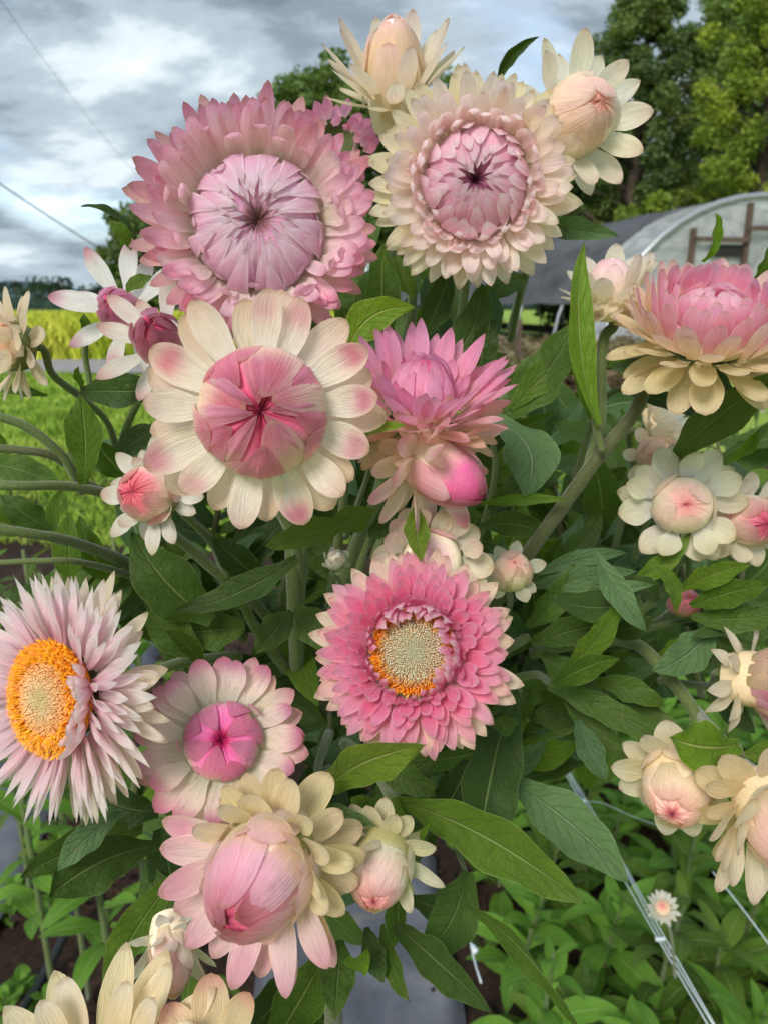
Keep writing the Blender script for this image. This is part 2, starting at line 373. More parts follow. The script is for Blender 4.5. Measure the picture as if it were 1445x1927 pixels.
def flower(fid, label, px, py, d, ax, segs, roll=0, cup=None, stem=None, seed=None, name='strawflower', nu=11, nv=7, cat='flower', cores=None, group=None, smat=None):
    s = d/F; t = thing(name, label, cat, Vector(P(px, py, d)), axis_q(ax, roll, P(px, py, d)), group)
    add_petals(t, s, segs, seed or sum(map(ord, fid)), nu, nv)
    if cores:
        for c in cores: core(t, s, **c)
    if cup: base_cup(t, s, *cup)
    if stem:
        mi = (Matrix.Translation(t.location) @ t.rotation_quaternion.to_matrix().to_4x4()).inverted()
        pts = []; rad = []
        zc = cup[3] if cup and len(cup) > 3 else 0
        z1 = cup[2] if cup else -20
        pts.append((0, 0, z1*s)); rad.append(cup[3]*s if cup else 8*s)
        pts.append((0, 0, (z1-25)*s)); rad.append(stem[0][3]/2*stem[0][2]/F)
        for (x, y, dd, wd) in stem:
            pts.append(tuple(mi @ Vector(P(x, y, dd)))); rad.append(wd/2*dd/F)
        V, f, U = tube_data(pts, rad, 10, 8*len(pts), .06); mk('stem', V, f, smat or STEM, t, uv=U)
    FLOW[fid] = t; return t

# ------------------------------------------------------------------ leaves
def leaf_data(b, t, w, ctrl, nrm, fold=.25, wave=.05, um=.42, nu=18, nv=7, rnd=random, twist=0.0, curl=0.0):
    b, t, ctrl = map(np.asarray, (b, t, ctrl)); u = np.linspace(0, 1, nu)
    C = np.outer((1-u)**2, b)+np.outer(2*u*(1-u), ctrl)+np.outer(u*u, t)
    T = np.gradient(C, axis=0); T /= np.linalg.norm(T, axis=1)[:, None]
    v = np.linspace(-1, 1, nv)
    pr = np.where(u < um, .16+.84*sstep(-.1, um*1.05, u), np.clip(1-np.clip((u-um)/(1-um), 0, 1)**1.9, 0, 1)**.95)*w/2
    ph = rnd.uniform(0, 6); fq = rnd.uniform(9, 15); V = []
    ph2 = rnd.uniform(0, 6)
    L = np.linalg.norm(t-b)
    for i in range(nu):
        n = nrm-T[i]*np.dot(nrm, T[i]); n /= np.linalg.norm(n)+1e-9; sd_ = np.cross(T[i], n)
        a = twist*(u[i]-.3); n2 = n*math.cos(a)+sd_*math.sin(a); sd2 = sd_*math.cos(a)-n*math.sin(a)
        for vv in v:
            x = pr[i]*vv
            ed = 1+.07*math.sin(fq*u[i]*1.7+ph+(2 if vv > 0 else 0))*abs(vv)
            off = abs(x)*fold+wave*w*math.sin(fq*u[i]+ph+(1.7 if vv > 0 else 0))*vv*vv+curl*x*x/w-(.02*w if vv == 0 else 0)
            off += .03*w*math.sin(7*u[i]+ph2)+.035*w*math.sin(19*u[i]+ph2+vv*2.2)*abs(vv)
            V.append(C[i]+sd2*x*ed+n2*off)
    U = [(a, (c+1)/2) for a in u for c in v]
    return np.array(V), grid_faces(nu, nv), U
def leaf(parent, b, t, w, mat='dark', bend=0, bz=12, roll=0, fold=.22, wave=.05, twist=0.0, um=.42, seed=None, curl=0.0, nu=18):
    """b,t = (px,py,depth) of base and tip; w = width px; bend sideways px; bz = arch towards the viewer px; roll tilts the blade"""
    rnd = random.Random(seed if seed is not None else int(b[0]*7+b[1]*3+t[0]*5+t[1]))
    B = P(*b); T_ = P(*t); dm = (b[2]+t[2])/2; s = dm/F
    dx, dy = t[0]-b[0], t[1]-b[1]; l = math.hypot(dx, dy)+1e-6
    perp = D(dy/l, dx/l, 0)
    ctrl = (B+T_)/2+perp*bend*2*s+D(0, 0, 1)*bz*2*s
    ax = (T_-B)/np.linalg.norm(T_-B); nr = D(0, .25, 1); nr = nr-ax*np.dot(nr, ax); nr /= np.linalg.norm(nr); sd_ = np.cross(ax, nr)
    nr = nr*math.cos(R(roll))+sd_*math.sin(R(roll))
    V, f, U = leaf_data(B, T_, w*s*(.84 if w > 60 else .95), ctrl, nr, fold, wave, um, nu, 7, rnd, twist, curl)
    o = mk('leaf', V-B, f, LEAF[mat], parent, uv=U)
    mi = (Matrix.Translation(parent.location) @ (parent.rotation_quaternion.to_matrix().to_4x4() if parent.rotation_mode == 'QUATERNION' else Matrix.Identity(4))).inverted()
    o.matrix_local = mi @ Matrix.Translation(Vector(B))
    return o
def branch(label, stem, leaves, group=None, mat=None, name='leafy_stem', cat='leafy stem'):
    t = thing(name, label, cat, Vector(P(*stem[0][:3])), None, group)
    V, f, U = tube_data([P(*q[:3]) for q in stem], [q[3]/2*q[2]/F for q in stem], 10, 8*len(stem), .06)
    mk('stem', V-np.array(t.location), f, mat or STEM, t, uv=U)
    for L_ in leaves:
        a, k = (L_[:-1], L_[-1]) if isinstance(L_[-1], dict) else (L_, {})
        leaf(t, *a, **k)
    return t
# ================================================================== SETTING
def mat_simple(name, fn):
    m, nt, out = newmat(name); o = N(nt, 'ShaderNodeTexCoord').outputs['Object']; p = fn(nt, o)
    nt.links.new(p.outputs[0], out.inputs[0]); return m
def soil_fn(nt, o):
    a = noise(nt, o, 3.5, 6, .65, .3); b = noise(nt, o, 60, 6, .7, .3); c = noise(nt, o, 260, 3, .7)
    col = ramp(nt, math_n(nt, 'ADD', math_n(nt, 'MULTIPLY', a, .45), math_n(nt, 'MULTIPLY', b, .55)), [(.3, S(34, 25, 20)), (.5, S(66, 49, 40)), (.62, S(98, 76, 62)), (.8, S(132, 110, 92))])
    col = mixc(nt, ramp(nt, c, [(.68, g3(0)), (.75, g3(.7))]), col, S(150, 138, 122))
    return principled(nt, col, .9, bump(nt, math_n(nt, 'ADD', b, c), .9, .02), .25)
M_SOIL = mat_simple('garden_soil', soil_fn)
def lawn_fn(nt, o):
    a = noise(nt, o, .5, 5, .6, .2); b = noise(nt, o, 9, 5, .7, .2)
    col = ramp(nt, math_n(nt, 'ADD', math_n(nt, 'MULTIPLY', a, .6), math_n(nt, 'MULTIPLY', b, .45)), [(.35, S(96, 120, 44)), (.5, S(134, 160, 62)), (.68, S(176, 190, 92))])
    return principled(nt, col, .85, bump(nt, b, .8, .05), .2)
M_LAWN = mat_simple('lawn_turf', lawn_fn)
M_CROP = mat_simple('field_crop', lambda nt, o: principled(nt, ramp(nt, noise(nt, o, 1.2, 6, .7, .2), [(.3, S(140, 160, 40)), (.55, S(186, 196, 60)), (.75, S(214, 210, 84))]), .85, None, .2))
M_BLADE = mat_simple('grass_blades', lambda nt, o: principled(nt, ramp(nt, noise(nt, o, 2.5, 5, .8, .2), [(.3, S(92, 122, 38)), (.5, S(130, 162, 56)), (.7, S(180, 192, 92))]), .7, None, .2))
M_BLADE2 = mat_simple('crop_blades', lambda nt, o: principled(nt, ramp(nt, noise(nt, o, .8, 5, .8, .2), [(.3, S(140, 160, 42)), (.5, S(184, 194, 62)), (.7, S(214, 210, 90))]), .7, None, .2))
M_ROAD = mat_simple('gravel_road', lambda nt, o: principled(nt, ramp(nt, noise(nt, o, 30, 6, .8), [(.3, S(120, 116, 116)), (.7, S(170, 166, 166))]), .9, bump(nt, noise(nt, o, 60, 4, .7), .6, .01), .2))
def fabric_fn(nt, o):
    wv = N(nt, 'ShaderNodeTexWave', wave_type='BANDS', bands_direction='X'); wv.inputs['Scale'].default_value = 160; nt.links.new(o, wv.inputs[0])
    w2 = N(nt, 'ShaderNodeTexWave', wave_type='BANDS', bands_direction='Y'); w2.inputs['Scale'].default_value = 130; nt.links.new(o, w2.inputs[0])
    n = noise(nt, o, 9, 6, .6, .5)
    h = math_n(nt, 'MULTIPLY', wv.outputs['Fac'], w2.outputs['Fac'])
    col = ramp(nt, n, [(.3, S(70, 72, 80)), (.55, S(98, 102, 112)), (.72, S(126, 122, 118))])
    return principled(nt, col, .38, bump(nt, math_n(nt, 'ADD', math_n(nt, 'MULTIPLY', h, .3), n), .5, .01), .5)
M_FABRIC = mat_simple('landscape_fabric', fabric_fn)

# ground: one dense patch near the bed, one sheet to the horizon
def sheet(name, x0, x1, y0, y1, z, mat, nx, ny, amp=0.0, k='structure', seed=0, yl=False):
    r_ = np.random.default_rng(seed); X = np.linspace(x0, x1, nx); Y = np.linspace(y0, y1, ny) if not yl else np.geomspace(y0, y1, ny)
    gx, gy = np.meshgrid(X, Y); Z = np.full_like(gx, z)
    if amp:
        for f_, a in ((2.1, .4), (5.3, .3), (13, .25), (29, .2)):
            ph = r_.uniform(0, 6, 4); Z += amp*a*np.sin(gx*f_+ph[0]+1.5*np.sin(gy*f_*.7+ph[1]))*np.sin(gy*f_*1.1+ph[2]+1.3*np.sin(gx*f_*.6+ph[3]))
        Z += r_.normal(0, amp*.12, Z.shape)
    V = np.stack([gx, gy, Z], -1).reshape(-1, 3); f = grid_faces(ny, nx)
    o = mk(name, V, [q[::-1] for q in f] if False else f, mat, uv=V[:, :2]); o['kind'] = k; return o
sheet('ground', -900, 900, -300, 1500, -.03, M_LAWN, 40, 40)
sheet('lawn', -14, 3.0, 3.25, 17.0, 0.0, M_LAWN, 90, 70, .02)
sheet('soil', -3.2, 4.5, .12, 5.6, .012, M_SOIL, 240, 200, .028, seed=3)
sheet('path', -16, 20, 12.4, 15.6, .03, M_ROAD, 12, 4)
a_ = G(560, 1960); b_ = G(800, 1960)
r_ = np.random.default_rng(4); gx, gy = np.meshgrid(np.linspace(-.22, .115, 26), np.linspace(.1, 1.25, 60))
Z = .052+.006*np.sin(gx*40+3*gy)+.004*np.sin(gy*33+gx*20)-.03*sstep(.09, .115, gx)-.03*sstep(-.2, -.22, gx)
gx2 = gx+.012*np.sin(gy*9); kind(mk('ground_cloth', np.stack([gx2, gy, Z], -1).reshape(-1, 3), grid_faces(60, 26), M_FABRIC), 'structure')
gx, gy = np.meshgrid(np.linspace(-1.3, -.72, 26), np.linspace(.5, 2.2, 60))
Z = .052+.006*np.sin(gx*30+3*gy)+.004*np.sin(gy*23+gx*20)-.03*sstep(-.75, -.72, gx)
kind(mk('ground_cloth', np.stack([gx+.02*np.sin(gy*7), gy, Z], -1).reshape(-1, 3), grid_faces(60, 26), M_FABRIC), 'structure')

# soil crumbs and chips
J = Joined(); rnd = random.Random(5)
for i in range(2600):
    x = rnd.uniform(-1.2, 1.2); y = rnd.uniform(.35, 3.0); s = rnd.uniform(.003, .012)*(1 if rnd.random() < .9 else 1.8)
    V = np.array([(1, 0, 0), (-1, .1, 0), (0, 1, 0), (.1, -1, 0), (0, 0, 1), (0, 0, -1)])*s*np.array([rnd.uniform(.6, 1.5) for _ in range(3)])
    V = V @ np.array(Matrix.Rotation(rnd.uniform(0, 6), 3, 'Z'))+[x, y, .02+rnd.uniform(0, .012)]
    J.add(V, [(0, 2, 4), (2, 1, 4), (1, 3, 4), (3, 0, 4), (2, 0, 5), (1, 2, 5), (3, 1, 5), (0, 3, 5)])
tag(kind(J.build('soil_crumbs', M_SOIL, smooth=False), 'stuff'), 'loose brown soil crumbs scattered over the bare garden bed', 'soil')

# grass: lawn and crop
def blades(name, n, xr, yr, h, wd, mat, label, cat, seed=0, z=0.0, ylog=True, avoid=None):
    r_ = np.random.default_rng(seed)
    y = np.exp(r_.uniform(np.log(yr[0]), np.log(yr[1]), n)) if ylog else r_.uniform(*yr, n); x = r_.uniform(-1, 1, n)*0+r_.uniform(xr[0], xr[1], n)*y
    if avoid: k = ~((y > avoid[0]) & (y < avoid[1])); x, y = x[k], y[k]; n = len(x)
    hh = h*r_.uniform(.5, 1.3, n)*(1+.35*np.sin(x*1.7+np.sin(y*2))); a = r_.uniform(0, np.pi, n); ww = wd*np.maximum(y, 2)/4*r_.uniform(.6, 1.3, n); lx, ly = r_.normal(0, .35, n)*hh, r_.normal(0, .35, n)*hh
    c, s_ = np.cos(a)*ww, np.sin(a)*ww
    V = np.stack([np.stack([x-c, y-s_, np.full(n, z)], -1), np.stack([x+c, y+s_, np.full(n, z)], -1), np.stack([x+lx*.5+c*.7, y+ly*.5+s_*.7, z+hh*.6], -1), np.stack([x+lx*.5-c*.7, y+ly*.5-s_*.7, z+hh*.6], -1), np.stack([x+lx*1.3, y+ly*1.3, z+hh], -1)], 1).reshape(-1, 3)
    b = np.arange(n)*5; f = [(i, i+1, i+2, i+3) for i in b]+[(i+3, i+2, i+4) for i in b]
    return tag(kind(mk(name, V, f, mat), 'stuff'), label, cat)
blades('lawn_grass', 60000, (-.75, .25), (3.3, 12.3), .075, .006, M_BLADE, 'short sunlit lawn grass between the flower bed and the road', 'grass', 1)
blades('field_crop', 60000, (-.75, .0), (15.8, 60), .55, .012, M_BLADE2, 'tall yellow-green crop filling the field beyond the road', 'crop', 2)
r_ = np.random.default_rng(5)
# far wooded ridge
def ridge(name, y, x0, x1, h, mat, seed, n=260, wob=.2):
    r_ = np.random.default_rng(seed); X = np.linspace(x0, x1, n); hh = h*(1+wob*np.sin(X/90+seed)+wob*.6*np.sin(X/31+2*seed)+wob*.15*r_.normal(0, 1, n))
    rows = []
    for k, (dy, q) in enumerate(((0, 0), (6, .55), (16, .85), (40, 1.0), (140, 1.05), (300, 0))): rows.append(np.stack([X, np.full(n, y+dy)+r_.normal(0, 2, n), hh*q*(1+r_.normal(0, .03, n))-(1 if q == 0 else 0)], -1))
    o = mk(name, np.vstack(rows), grid_faces(6, n), mat); o['kind'] = 'structure'; return o
M_WOOD = mat_simple('far_woods', lambda nt, o: principled(nt, ramp(nt, noise(nt, o, .12, 6, .7), [(.35, S(30, 42, 40)), (.55, S(48, 66, 54)), (.7, S(78, 96, 66))]), .95, None, .1))
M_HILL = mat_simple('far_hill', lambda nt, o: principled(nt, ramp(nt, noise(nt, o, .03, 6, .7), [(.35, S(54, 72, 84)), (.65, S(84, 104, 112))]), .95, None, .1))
ridge('hills', 900, -1400, 1400, 26, M_HILL, 2); ridge('treeline_ground', 210, -330, 330, 4.2, M_WOOD, 5)

def leafcloud(cl, n_per, size, r_, squash=(1, 1, .8), droop=.2):
    """small leaf-sized faces scattered through clumps cl = [(x,y,z,r)]"""
    cl = np.asarray(cl); m = len(cl); n = m*n_per; C = np.repeat(cl, n_per, 0)
    d_ = r_.normal(0, 1, (n, 3)); d_ /= np.linalg.norm(d_, axis=1)[:, None]; rad = C[:, 3]*r_.uniform(.15, 1, n)**.6
    c = C[:, :3]+d_*rad[:, None]*np.array(squash)
    a = r_.normal(0, 1, (n, 3)); a[:, 2] = a[:, 2]*.6-droop; a /= np.linalg.norm(a, axis=1)[:, None]
    b = np.cross(a, r_.normal(0, 1, (n, 3))); b /= np.linalg.norm(b, axis=1)[:, None]
    s = size*r_.uniform(.6, 1.35, n)[:, None]
    V = np.stack([c-a*s*.5, c+b*s*.24, c+a*s*.5, c-b*s*.24], 1).reshape(-1, 3)
    f = (np.arange(n)[:, None]*4+np.arange(4)[None, :]).tolist(); return V, f
def foliage_mat(name, c0, c1, c2, sc=.5):
    m, nt, out = newmat(name); o = N(nt, 'ShaderNodeTexCoord').outputs['Object']
    a = noise(nt, o, sc, 4, .6); b = noise(nt, o, sc*14, 2, .6)
    c = ramp(nt, math_n(nt, 'ADD', math_n(nt, 'MULTIPLY', a, .65), math_n(nt, 'MULTIPLY', b, .38)), [(.36, c0), (.5, c1), (.66, c2)])
    p = principled(nt, c, .6, None, .3); t = N(nt, 'ShaderNodeBsdfTranslucent'); nt.links.new(mixc(nt, 1.0, c, (1.6, 1.6, .8), 'MULTIPLY'), t.inputs[0])
    mx = N(nt, 'ShaderNodeMixShader'); mx.inputs[0].default_value = .3
    nt.links.new(p.outputs[0], mx.inputs[1]); nt.links.new(t.outputs[0], mx.inputs[2]); nt.links.new(mx.outputs[0], out.inputs[0]); return m
FO_DARK = foliage_mat('foliage_dark', S(58, 76, 48), S(84, 106, 58), S(132, 148, 80))
FO_LIGHT = foliage_mat('foliage_light', S(84, 106, 48), S(122, 146, 56), S(182, 192, 80))
FO_MID = foliage_mat('foliage_mid', S(60, 84, 44), S(88, 112, 56), S(128, 148, 76))
M_BARK = mat_simple('bark', lambda nt, o: principled(nt, ramp(nt, noise(nt, o, 6, 5, .7, .4), [(.3, S(48, 40, 34)), (.7, S(98, 86, 74))]), .9, bump(nt, noise(nt, o, 14, 4, .7), .8, .05), .2))
def tree(label, x, y, h, rad, z0, mat, seed, nb=46, size=.22, n_per=260, cr=1.0, shape='cone', group=None, name='tree'):
    rnd = random.Random(seed); r_ = np.random.default_rng(seed); t = thing(name, label, 'tree', (x, y, 0), None, group)
    tr = [(0, 0, -.2), (rnd.uniform(-.2, .2), 0, h*.3), (rnd.uniform(-.3, .3), rnd.uniform(-.2, .2), h*.65), (0, 0, h*.96)]
    V, f, U = tube_data(tr, [h*.022, h*.017, h*.01, h*.002], 9, 16, .1); mk('trunk', V, f, M_BARK, t, uv=U)
    cl = []; J = Joined()
    for i in range(nb):
        q = (i+.5)/nb; z = z0+(h-z0)*q; a = i*2.4+rnd.uniform(-.4, .4)
        if shape == 'cone': rr = rad*(1-q)**.65*rnd.uniform(.55, 1.1)
        else: rr = rad*math.sqrt(max(0, 1-(2*q-1)**2))*rnd.uniform(.5, 1.08)
        e = np.array([math.cos(a)*rr, math.sin(a)*rr, z+rr*.22]); s_ = np.array([0, 0, max(z-rr*.35, h*.12)])
        V, f, U = tube_data([s_, (s_+e)/2+[0, 0, .1*rr], e], [h*.006, h*.004, h*.0012], 5, 6, .1); J.add(V, f, U)
        for k in range(3):
            p = s_+(e-s_)*rnd.uniform(.45, 1.08); cl.append((*(p+r_.normal(0, .35*cr, 3)), cr*rnd.uniform(.45, 1.1)))
    J.build('limbs', M_BARK, t)
    V, f = leafcloud(cl, n_per, size, r_); mk('crown', V, f, mat, t, smooth=False); return t
def at_tree(px, y): return ((px-722.5)/F)*y*math.cos(R(PITCH))*1.03      # sideways distance for a tree y metres ahead
tree('tall dark feathery evergreen tree behind the left part of the plastic tunnel', at_tree(1160, 27), 27, 11.8, 3.7, 1.0, FO_DARK, 3, 90, .16, 230, .5)
tree('bright yellow-green tree at the right edge behind the tunnel', at_tree(1390, 23), 23, 11.5, 3.6, 1.2, FO_LIGHT, 4, 80, .15, 220, .52)
tree('mid green tree rising between the dark evergreen and the bright yellow-green one', at_tree(1310, 32), 32, 14.5, 3.8, 1.5, FO_MID, 8, 90, .2, 260, .75)
tree('low dark tree at the foot of the tall evergreen, farthest left of the right-hand trees', at_tree(1085, 31), 31, 6.8, 2.6, .6, FO_DARK, 5, 34, .30, 170, 1.0, 'ball')
tree('far round-topped broadleaf tree showing above the giant pink bloom', at_tree(612, 44), 44, 12.5, 4.2, 3.5, FO_MID, 6, 44, .42, 170, 1.3, 'ball')
tree('second far broadleaf tree just right of the round-topped one, mostly behind flowers', at_tree(720, 46), 46, 12.2, 4.8, 3.5, FO_MID, 9, 38, .42, 150, 1.4, 'ball')
tree('small distant dark tree hidden by the upper left flower pair, at the field edge', at_tree(290, 70), 70, 8.6, 3.4, 1.0, FO_DARK, 10, 30, .6, 130, 1.7, 'ball')
# crowns of the far wood, one mass
r_ = np.random.default_rng(12); cl = [(x, 200+r_.uniform(-8, 10), 2.6+r_.uniform(0, 3.4)+.9*math.sin(x/17), r_.uniform(1.4, 3.0)) for x in np.linspace(-160, 60, 230)]
V, f = leafcloud(cl, 60, 1.1, r_); tag(kind(mk('far_wood', V, f, foliage_mat('foliage_far', S(34, 48, 42), S(48, 64, 50), S(72, 90, 62), .1), smooth=False), 'stuff'), 'dark distant wood along the far edge of the field', 'wood')

# overhead cables
M_CABLE = mat_simple('black_cable', lambda nt, o: principled(nt, S(60, 62, 66), .6))
def cable(label, a, b, r, sag=.0):
    p = [np.array(a), np.array(b)]; q = [p[0]*(1-t)+p[1]*t-np.array([0, 0, sag*4*t*(1-t)]) for t in np.linspace(0, 1, 14)]
    tag(tube('overhead_cable', q, r, M_CABLE, None, 6), label, 'cable')
PW = lambda px, py, d: P(px, py, d)
cable('thick overhead cable sloping down to the right across the lower left sky', PW(-160, 235, 9), PW(360, 560, 20), .012, .15)
cable('thin overhead wire near the top left corner of the sky', PW(-120, -170, 11), PW(260, 330, 26), .005, .2)

# ------------------------------------------------ plastic tunnel greenhouse
GH = (at_tree(1398, 14.2), 14.1)
gh = thing('hoop_greenhouse', 'arched plastic tunnel greenhouse with black shade cloth and a wooden-framed end wall', 'greenhouse', (GH[0], GH[1], 0), Matrix.Rotation(R(13), 3, 'Z').to_quaternion())
def plastic():
    m, nt, out = newmat('clear_plastic'); o = N(nt, 'ShaderNodeTexCoord').outputs['Object']; n = noise(nt, o, 2.2, 6, .6, .6, tp=(1, 1, 2.2))
    c = ramp(nt, n, [(.3, S(200, 206, 210)), (.6, S(240, 242, 244))])
    p = principled(nt, c, .22, bump(nt, n, .5, .06), .6); t = N(nt, 'ShaderNodeBsdfTransparent'); t.inputs[0].default_value = (.9, .93, .95, 1)
    tl = N(nt, 'ShaderNodeBsdfTranslucent'); nt.links.new(c, tl.inputs[0])
    m1 = N(nt, 'ShaderNodeMixShader'); m1.inputs[0].default_value = .5; nt.links.new(p.outputs[0], m1.inputs[1]); nt.links.new(tl.outputs[0], m1.inputs[2])
    m2 = N(nt, 'ShaderNodeMixShader'); nt.links.new(math_n(nt, 'MULTIPLY_ADD', n, -.5, .48), m2.inputs[0]); nt.links.new(m1.outputs[0], m2.inputs[1]); nt.links.new(t.outputs[0], m2.inputs[2])
    nt.links.new(m2.outputs[0], out.inputs[0]); return m
M_PLAST = plastic()
M_SHADE = mat_simple('shade_cloth', lambda nt, o: principled(nt, ramp(nt, noise(nt, o, 1.1, 6, .7, .4, tp=(1, .5, 1)), [(.3, S(52, 54, 58)), (.7, S(96, 98, 103))]), .75, bump(nt, noise(nt, o, 3, 5, .6, .6), .7, .08), .3))
M_BEAM = mat_simple('weathered_beam', lambda nt, o: principled(nt, ramp(nt, noise(nt, o, 5, 5, .7, .2, tp=(6, 6, 1)), [(.3, S(62, 50, 46)), (.7, S(112, 94, 84))]), .8, None, .25))
M_HOOP = mat_simple('galvanised_hoop', lambda nt, o: principled(nt, S(176, 180, 184), .4, None, .5, Metallic=.7))
GW, GHH, GL = 3.1, 3.0, 26.0
arc = lambda a, w=GW, h=GHH: (math.cos(a)*w, max(0, math.sin(a))**.9*h)
na = 40; A = np.linspace(0, math.pi, na)
V = []; ys = np.linspace(1.1, GL, 40)
for y in ys:
    for a in np.linspace(R(20), R(160), na):
        x, z = arc(a, GW+.03, GHH+.03); V.append((x, y, z-.035*abs(math.sin(y*math.pi/1.5))))
mk('shade_cloth', V, grid_faces(len(ys), na), M_SHADE, gh, uv=[(v[0], v[1]) for v in V])
V = [(arc(a)[0], y, arc(a)[1]) for y in np.linspace(0, 1.25, 5) for a in A]; mk('plastic_cover', V, grid_faces(5, na), M_PLAST, gh)
for k in range(14):
    y = k*GL/13
    pts = [(arc(a, GW-.02, GHH-.02)[0], y, arc(a, GW-.02, GHH-.02)[1]) for a in np.linspace(0, math.pi, 24)]
    V, f, U = tube_data(pts, .03 if k else .06, 7); mk('hoop', V, f, M_HOOP, gh, uv=U)
# end wall: fan of plastic behind the timber
V = [(0, .02, 0)]+[(arc(a)[0]*.985, .02+.015*math.sin(a*9), arc(a)[1]*.985) for a in A]
mk('end_plastic', V, [(0, i, i+1) for i in range(1, na)], M_PLAST, gh)
def beam(name, c, s, mat=M_BEAM, rz=0, parent=gh): V, f = box_data((0, 0, 0), s); return mk(name, V, f, mat, parent, Vector(c), smooth=False)
for x in (-.42, .58, 1.55, -1.5): beam('post', (x, -.04, 1.42 if abs(x) < 1 else 1.2), (.085, .08, 2.84 if abs(x) < 1 else 2.4))
beam('crossbeam', (.9, -.11, 2.42), (2.7, .05, .08)); beam('crossbeam', (-.95, -.11, 2.22), (1.1, .05, .08)); beam('sill_beam', (0, -.11, .35), (5.6, .05, .14))
beam('vent_opening', (-.80, -.03, 2.04), (.62, .05, .2), mat_simple('dark_opening', lambda nt, o: principled(nt, S(36, 34, 34), .9)))
V, f, U = tube_data([(.12, -.07, 2.38), (.52, -.07, 1.95)], .02, 6); mk('brace', V, f, M_BEAM, gh, uv=U)
beam('baseboard', (-GW+.02, GL/2, .22), (.06, GL, .3)); beam('baseboard', (GW-.02, GL/2, .22), (.06, GL, .3))
# things under and before the tunnel
def crate(label, px, py, y, s, m):
    g_ = ((px-722.5)/F*y*1.03, y, 0); t = thing('storage_box', label, 'box', g_)
    V, f = box_data((0, 0, s[2]/2), s); mk('box_body', V, f, m, t, smooth=False); V, f = box_data((0, 0, s[2]+.03), (s[0]*1.05, s[1]*1.05, .06)); mk('lid', V, f, m, t, smooth=False)
M_WHITEP = mat_simple('faded_white_plastic', lambda nt, o: principled(nt, ramp(nt, noise(nt, o, 3, 4, .6), [(.3, S(170, 166, 158)), (.7, S(214, 210, 202))]), .5))
crate('long faded white trough at the foot of the tunnel wall', 1010, 640, 11.2, (1.3, .5, .28), M_WHITEP)
def tpost(label, px, y, h, m=M_BEAM):
    t = tag(mk('fence_post', *box_data((0, 0, h/2), (.05, .05, h)), m, None, Vector(((px-722.5)/F*y*1.03, y, 0)), smooth=False), label, 'post'); return t
tpost('thin rusty post standing left of the white trough', 962, 8.5, .95); tpost('thin rusty post just right of the white trough', 1068, 8.2, .8); tpost('grey weathered post under the wide right-hand flower', 1216, 5.2, 1.0, M_BEAM)

# dry weeds at the tunnel's foot
r_ = np.random.default_rng(31); V = []; 
cl = [(at_tree(px, y), y, r_.uniform(.1, .5), r_.uniform(.15, .35)) for px, y in zip(r_.uniform(880, 1300, 260), r_.uniform(7, 13.5, 260))]
V, f = leafcloud(cl, 60, .12, r_); tag(kind(mk('dry_weeds', V, f, foliage_mat('foliage_dry', S(92, 76, 62), S(120, 104, 84), S(128, 136, 86), 1.5), smooth=False), 'stuff'), 'brownish dry weeds and scrub in front of the tunnel', 'weeds')
# drip hose
tag(tube('drip_hose', [(-.62, .62, .05), (-.56, 1.0, .035), (-.60, 1.5, .045), (-.58, 2.2, .03), (-.62, 3.2, .03)], .008, mat_simple('black_hose', lambda nt, o: principled(nt, S(38, 40, 42), .45)), None, 8, 40), 'thin black drip hose lying on the soil at lower left', 'hose')

# ------------------------------------------------ bed plants
def blade_leaf_mesh(seed, L, W, droop, nu=9, nv=5, fold=.25):
    rnd = random.Random(seed); u = np.linspace(0, 1, nu)
    an = np.radians(20+rnd.uniform(-8, 8)-droop*u); x = np.concatenate([[0], np.cumsum(np.cos(an[:-1]))])*L/(nu-1); z = np.concatenate([[0], np.cumsum(np.sin(an[:-1]))])*L/(nu-1)
    w_ = np.where(u < .45, .22+.78*sstep(-.05, .5, u), np.clip(1-((u-.45)/.55).clip(0, 1)**1.9, 0, 1)**.9)*W/2; ph = rnd.uniform(0, 6)
    V = []; U = []
    for i in range(nu):
        for v in np.linspace(-1, 1, nv):
            V.append((x[i], w_[i]*v, z[i]+abs(v)*w_[i]*fold+.05*W*math.sin(9*u[i]+ph+(1.5 if v > 0 else 0))*v*v)); U.append((u[i], (v+1)/2))
    return V, grid_faces(nu, nv), U
def leafmeshes(mat, L, W, n=7, droops=(30, 95)):
    out = []
    for i in range(n):
        V, f, U = blade_leaf_mesh(i+int(L*999), L, W, droops[0]+(droops[1]-droops[0])*i/(n-1)); out.append(mk('leaf', V, f, LEAF[mat], uv=U, mesh_only=True))
    return out
BEDL = leafmeshes('bed', .095, .030); BEDL2 = leafmeshes('mid', .095, .028); TALL = leafmeshes('grey', .10, .024, 6, (40, 130)); TALL2 = leafmeshes('dark', .105, .026, 6, (40, 130)); TALL3 = leafmeshes('mid', .10, .026, 6, (30, 110))
WEED = leafmeshes('bed', .045, .034, 4, (10, 60))
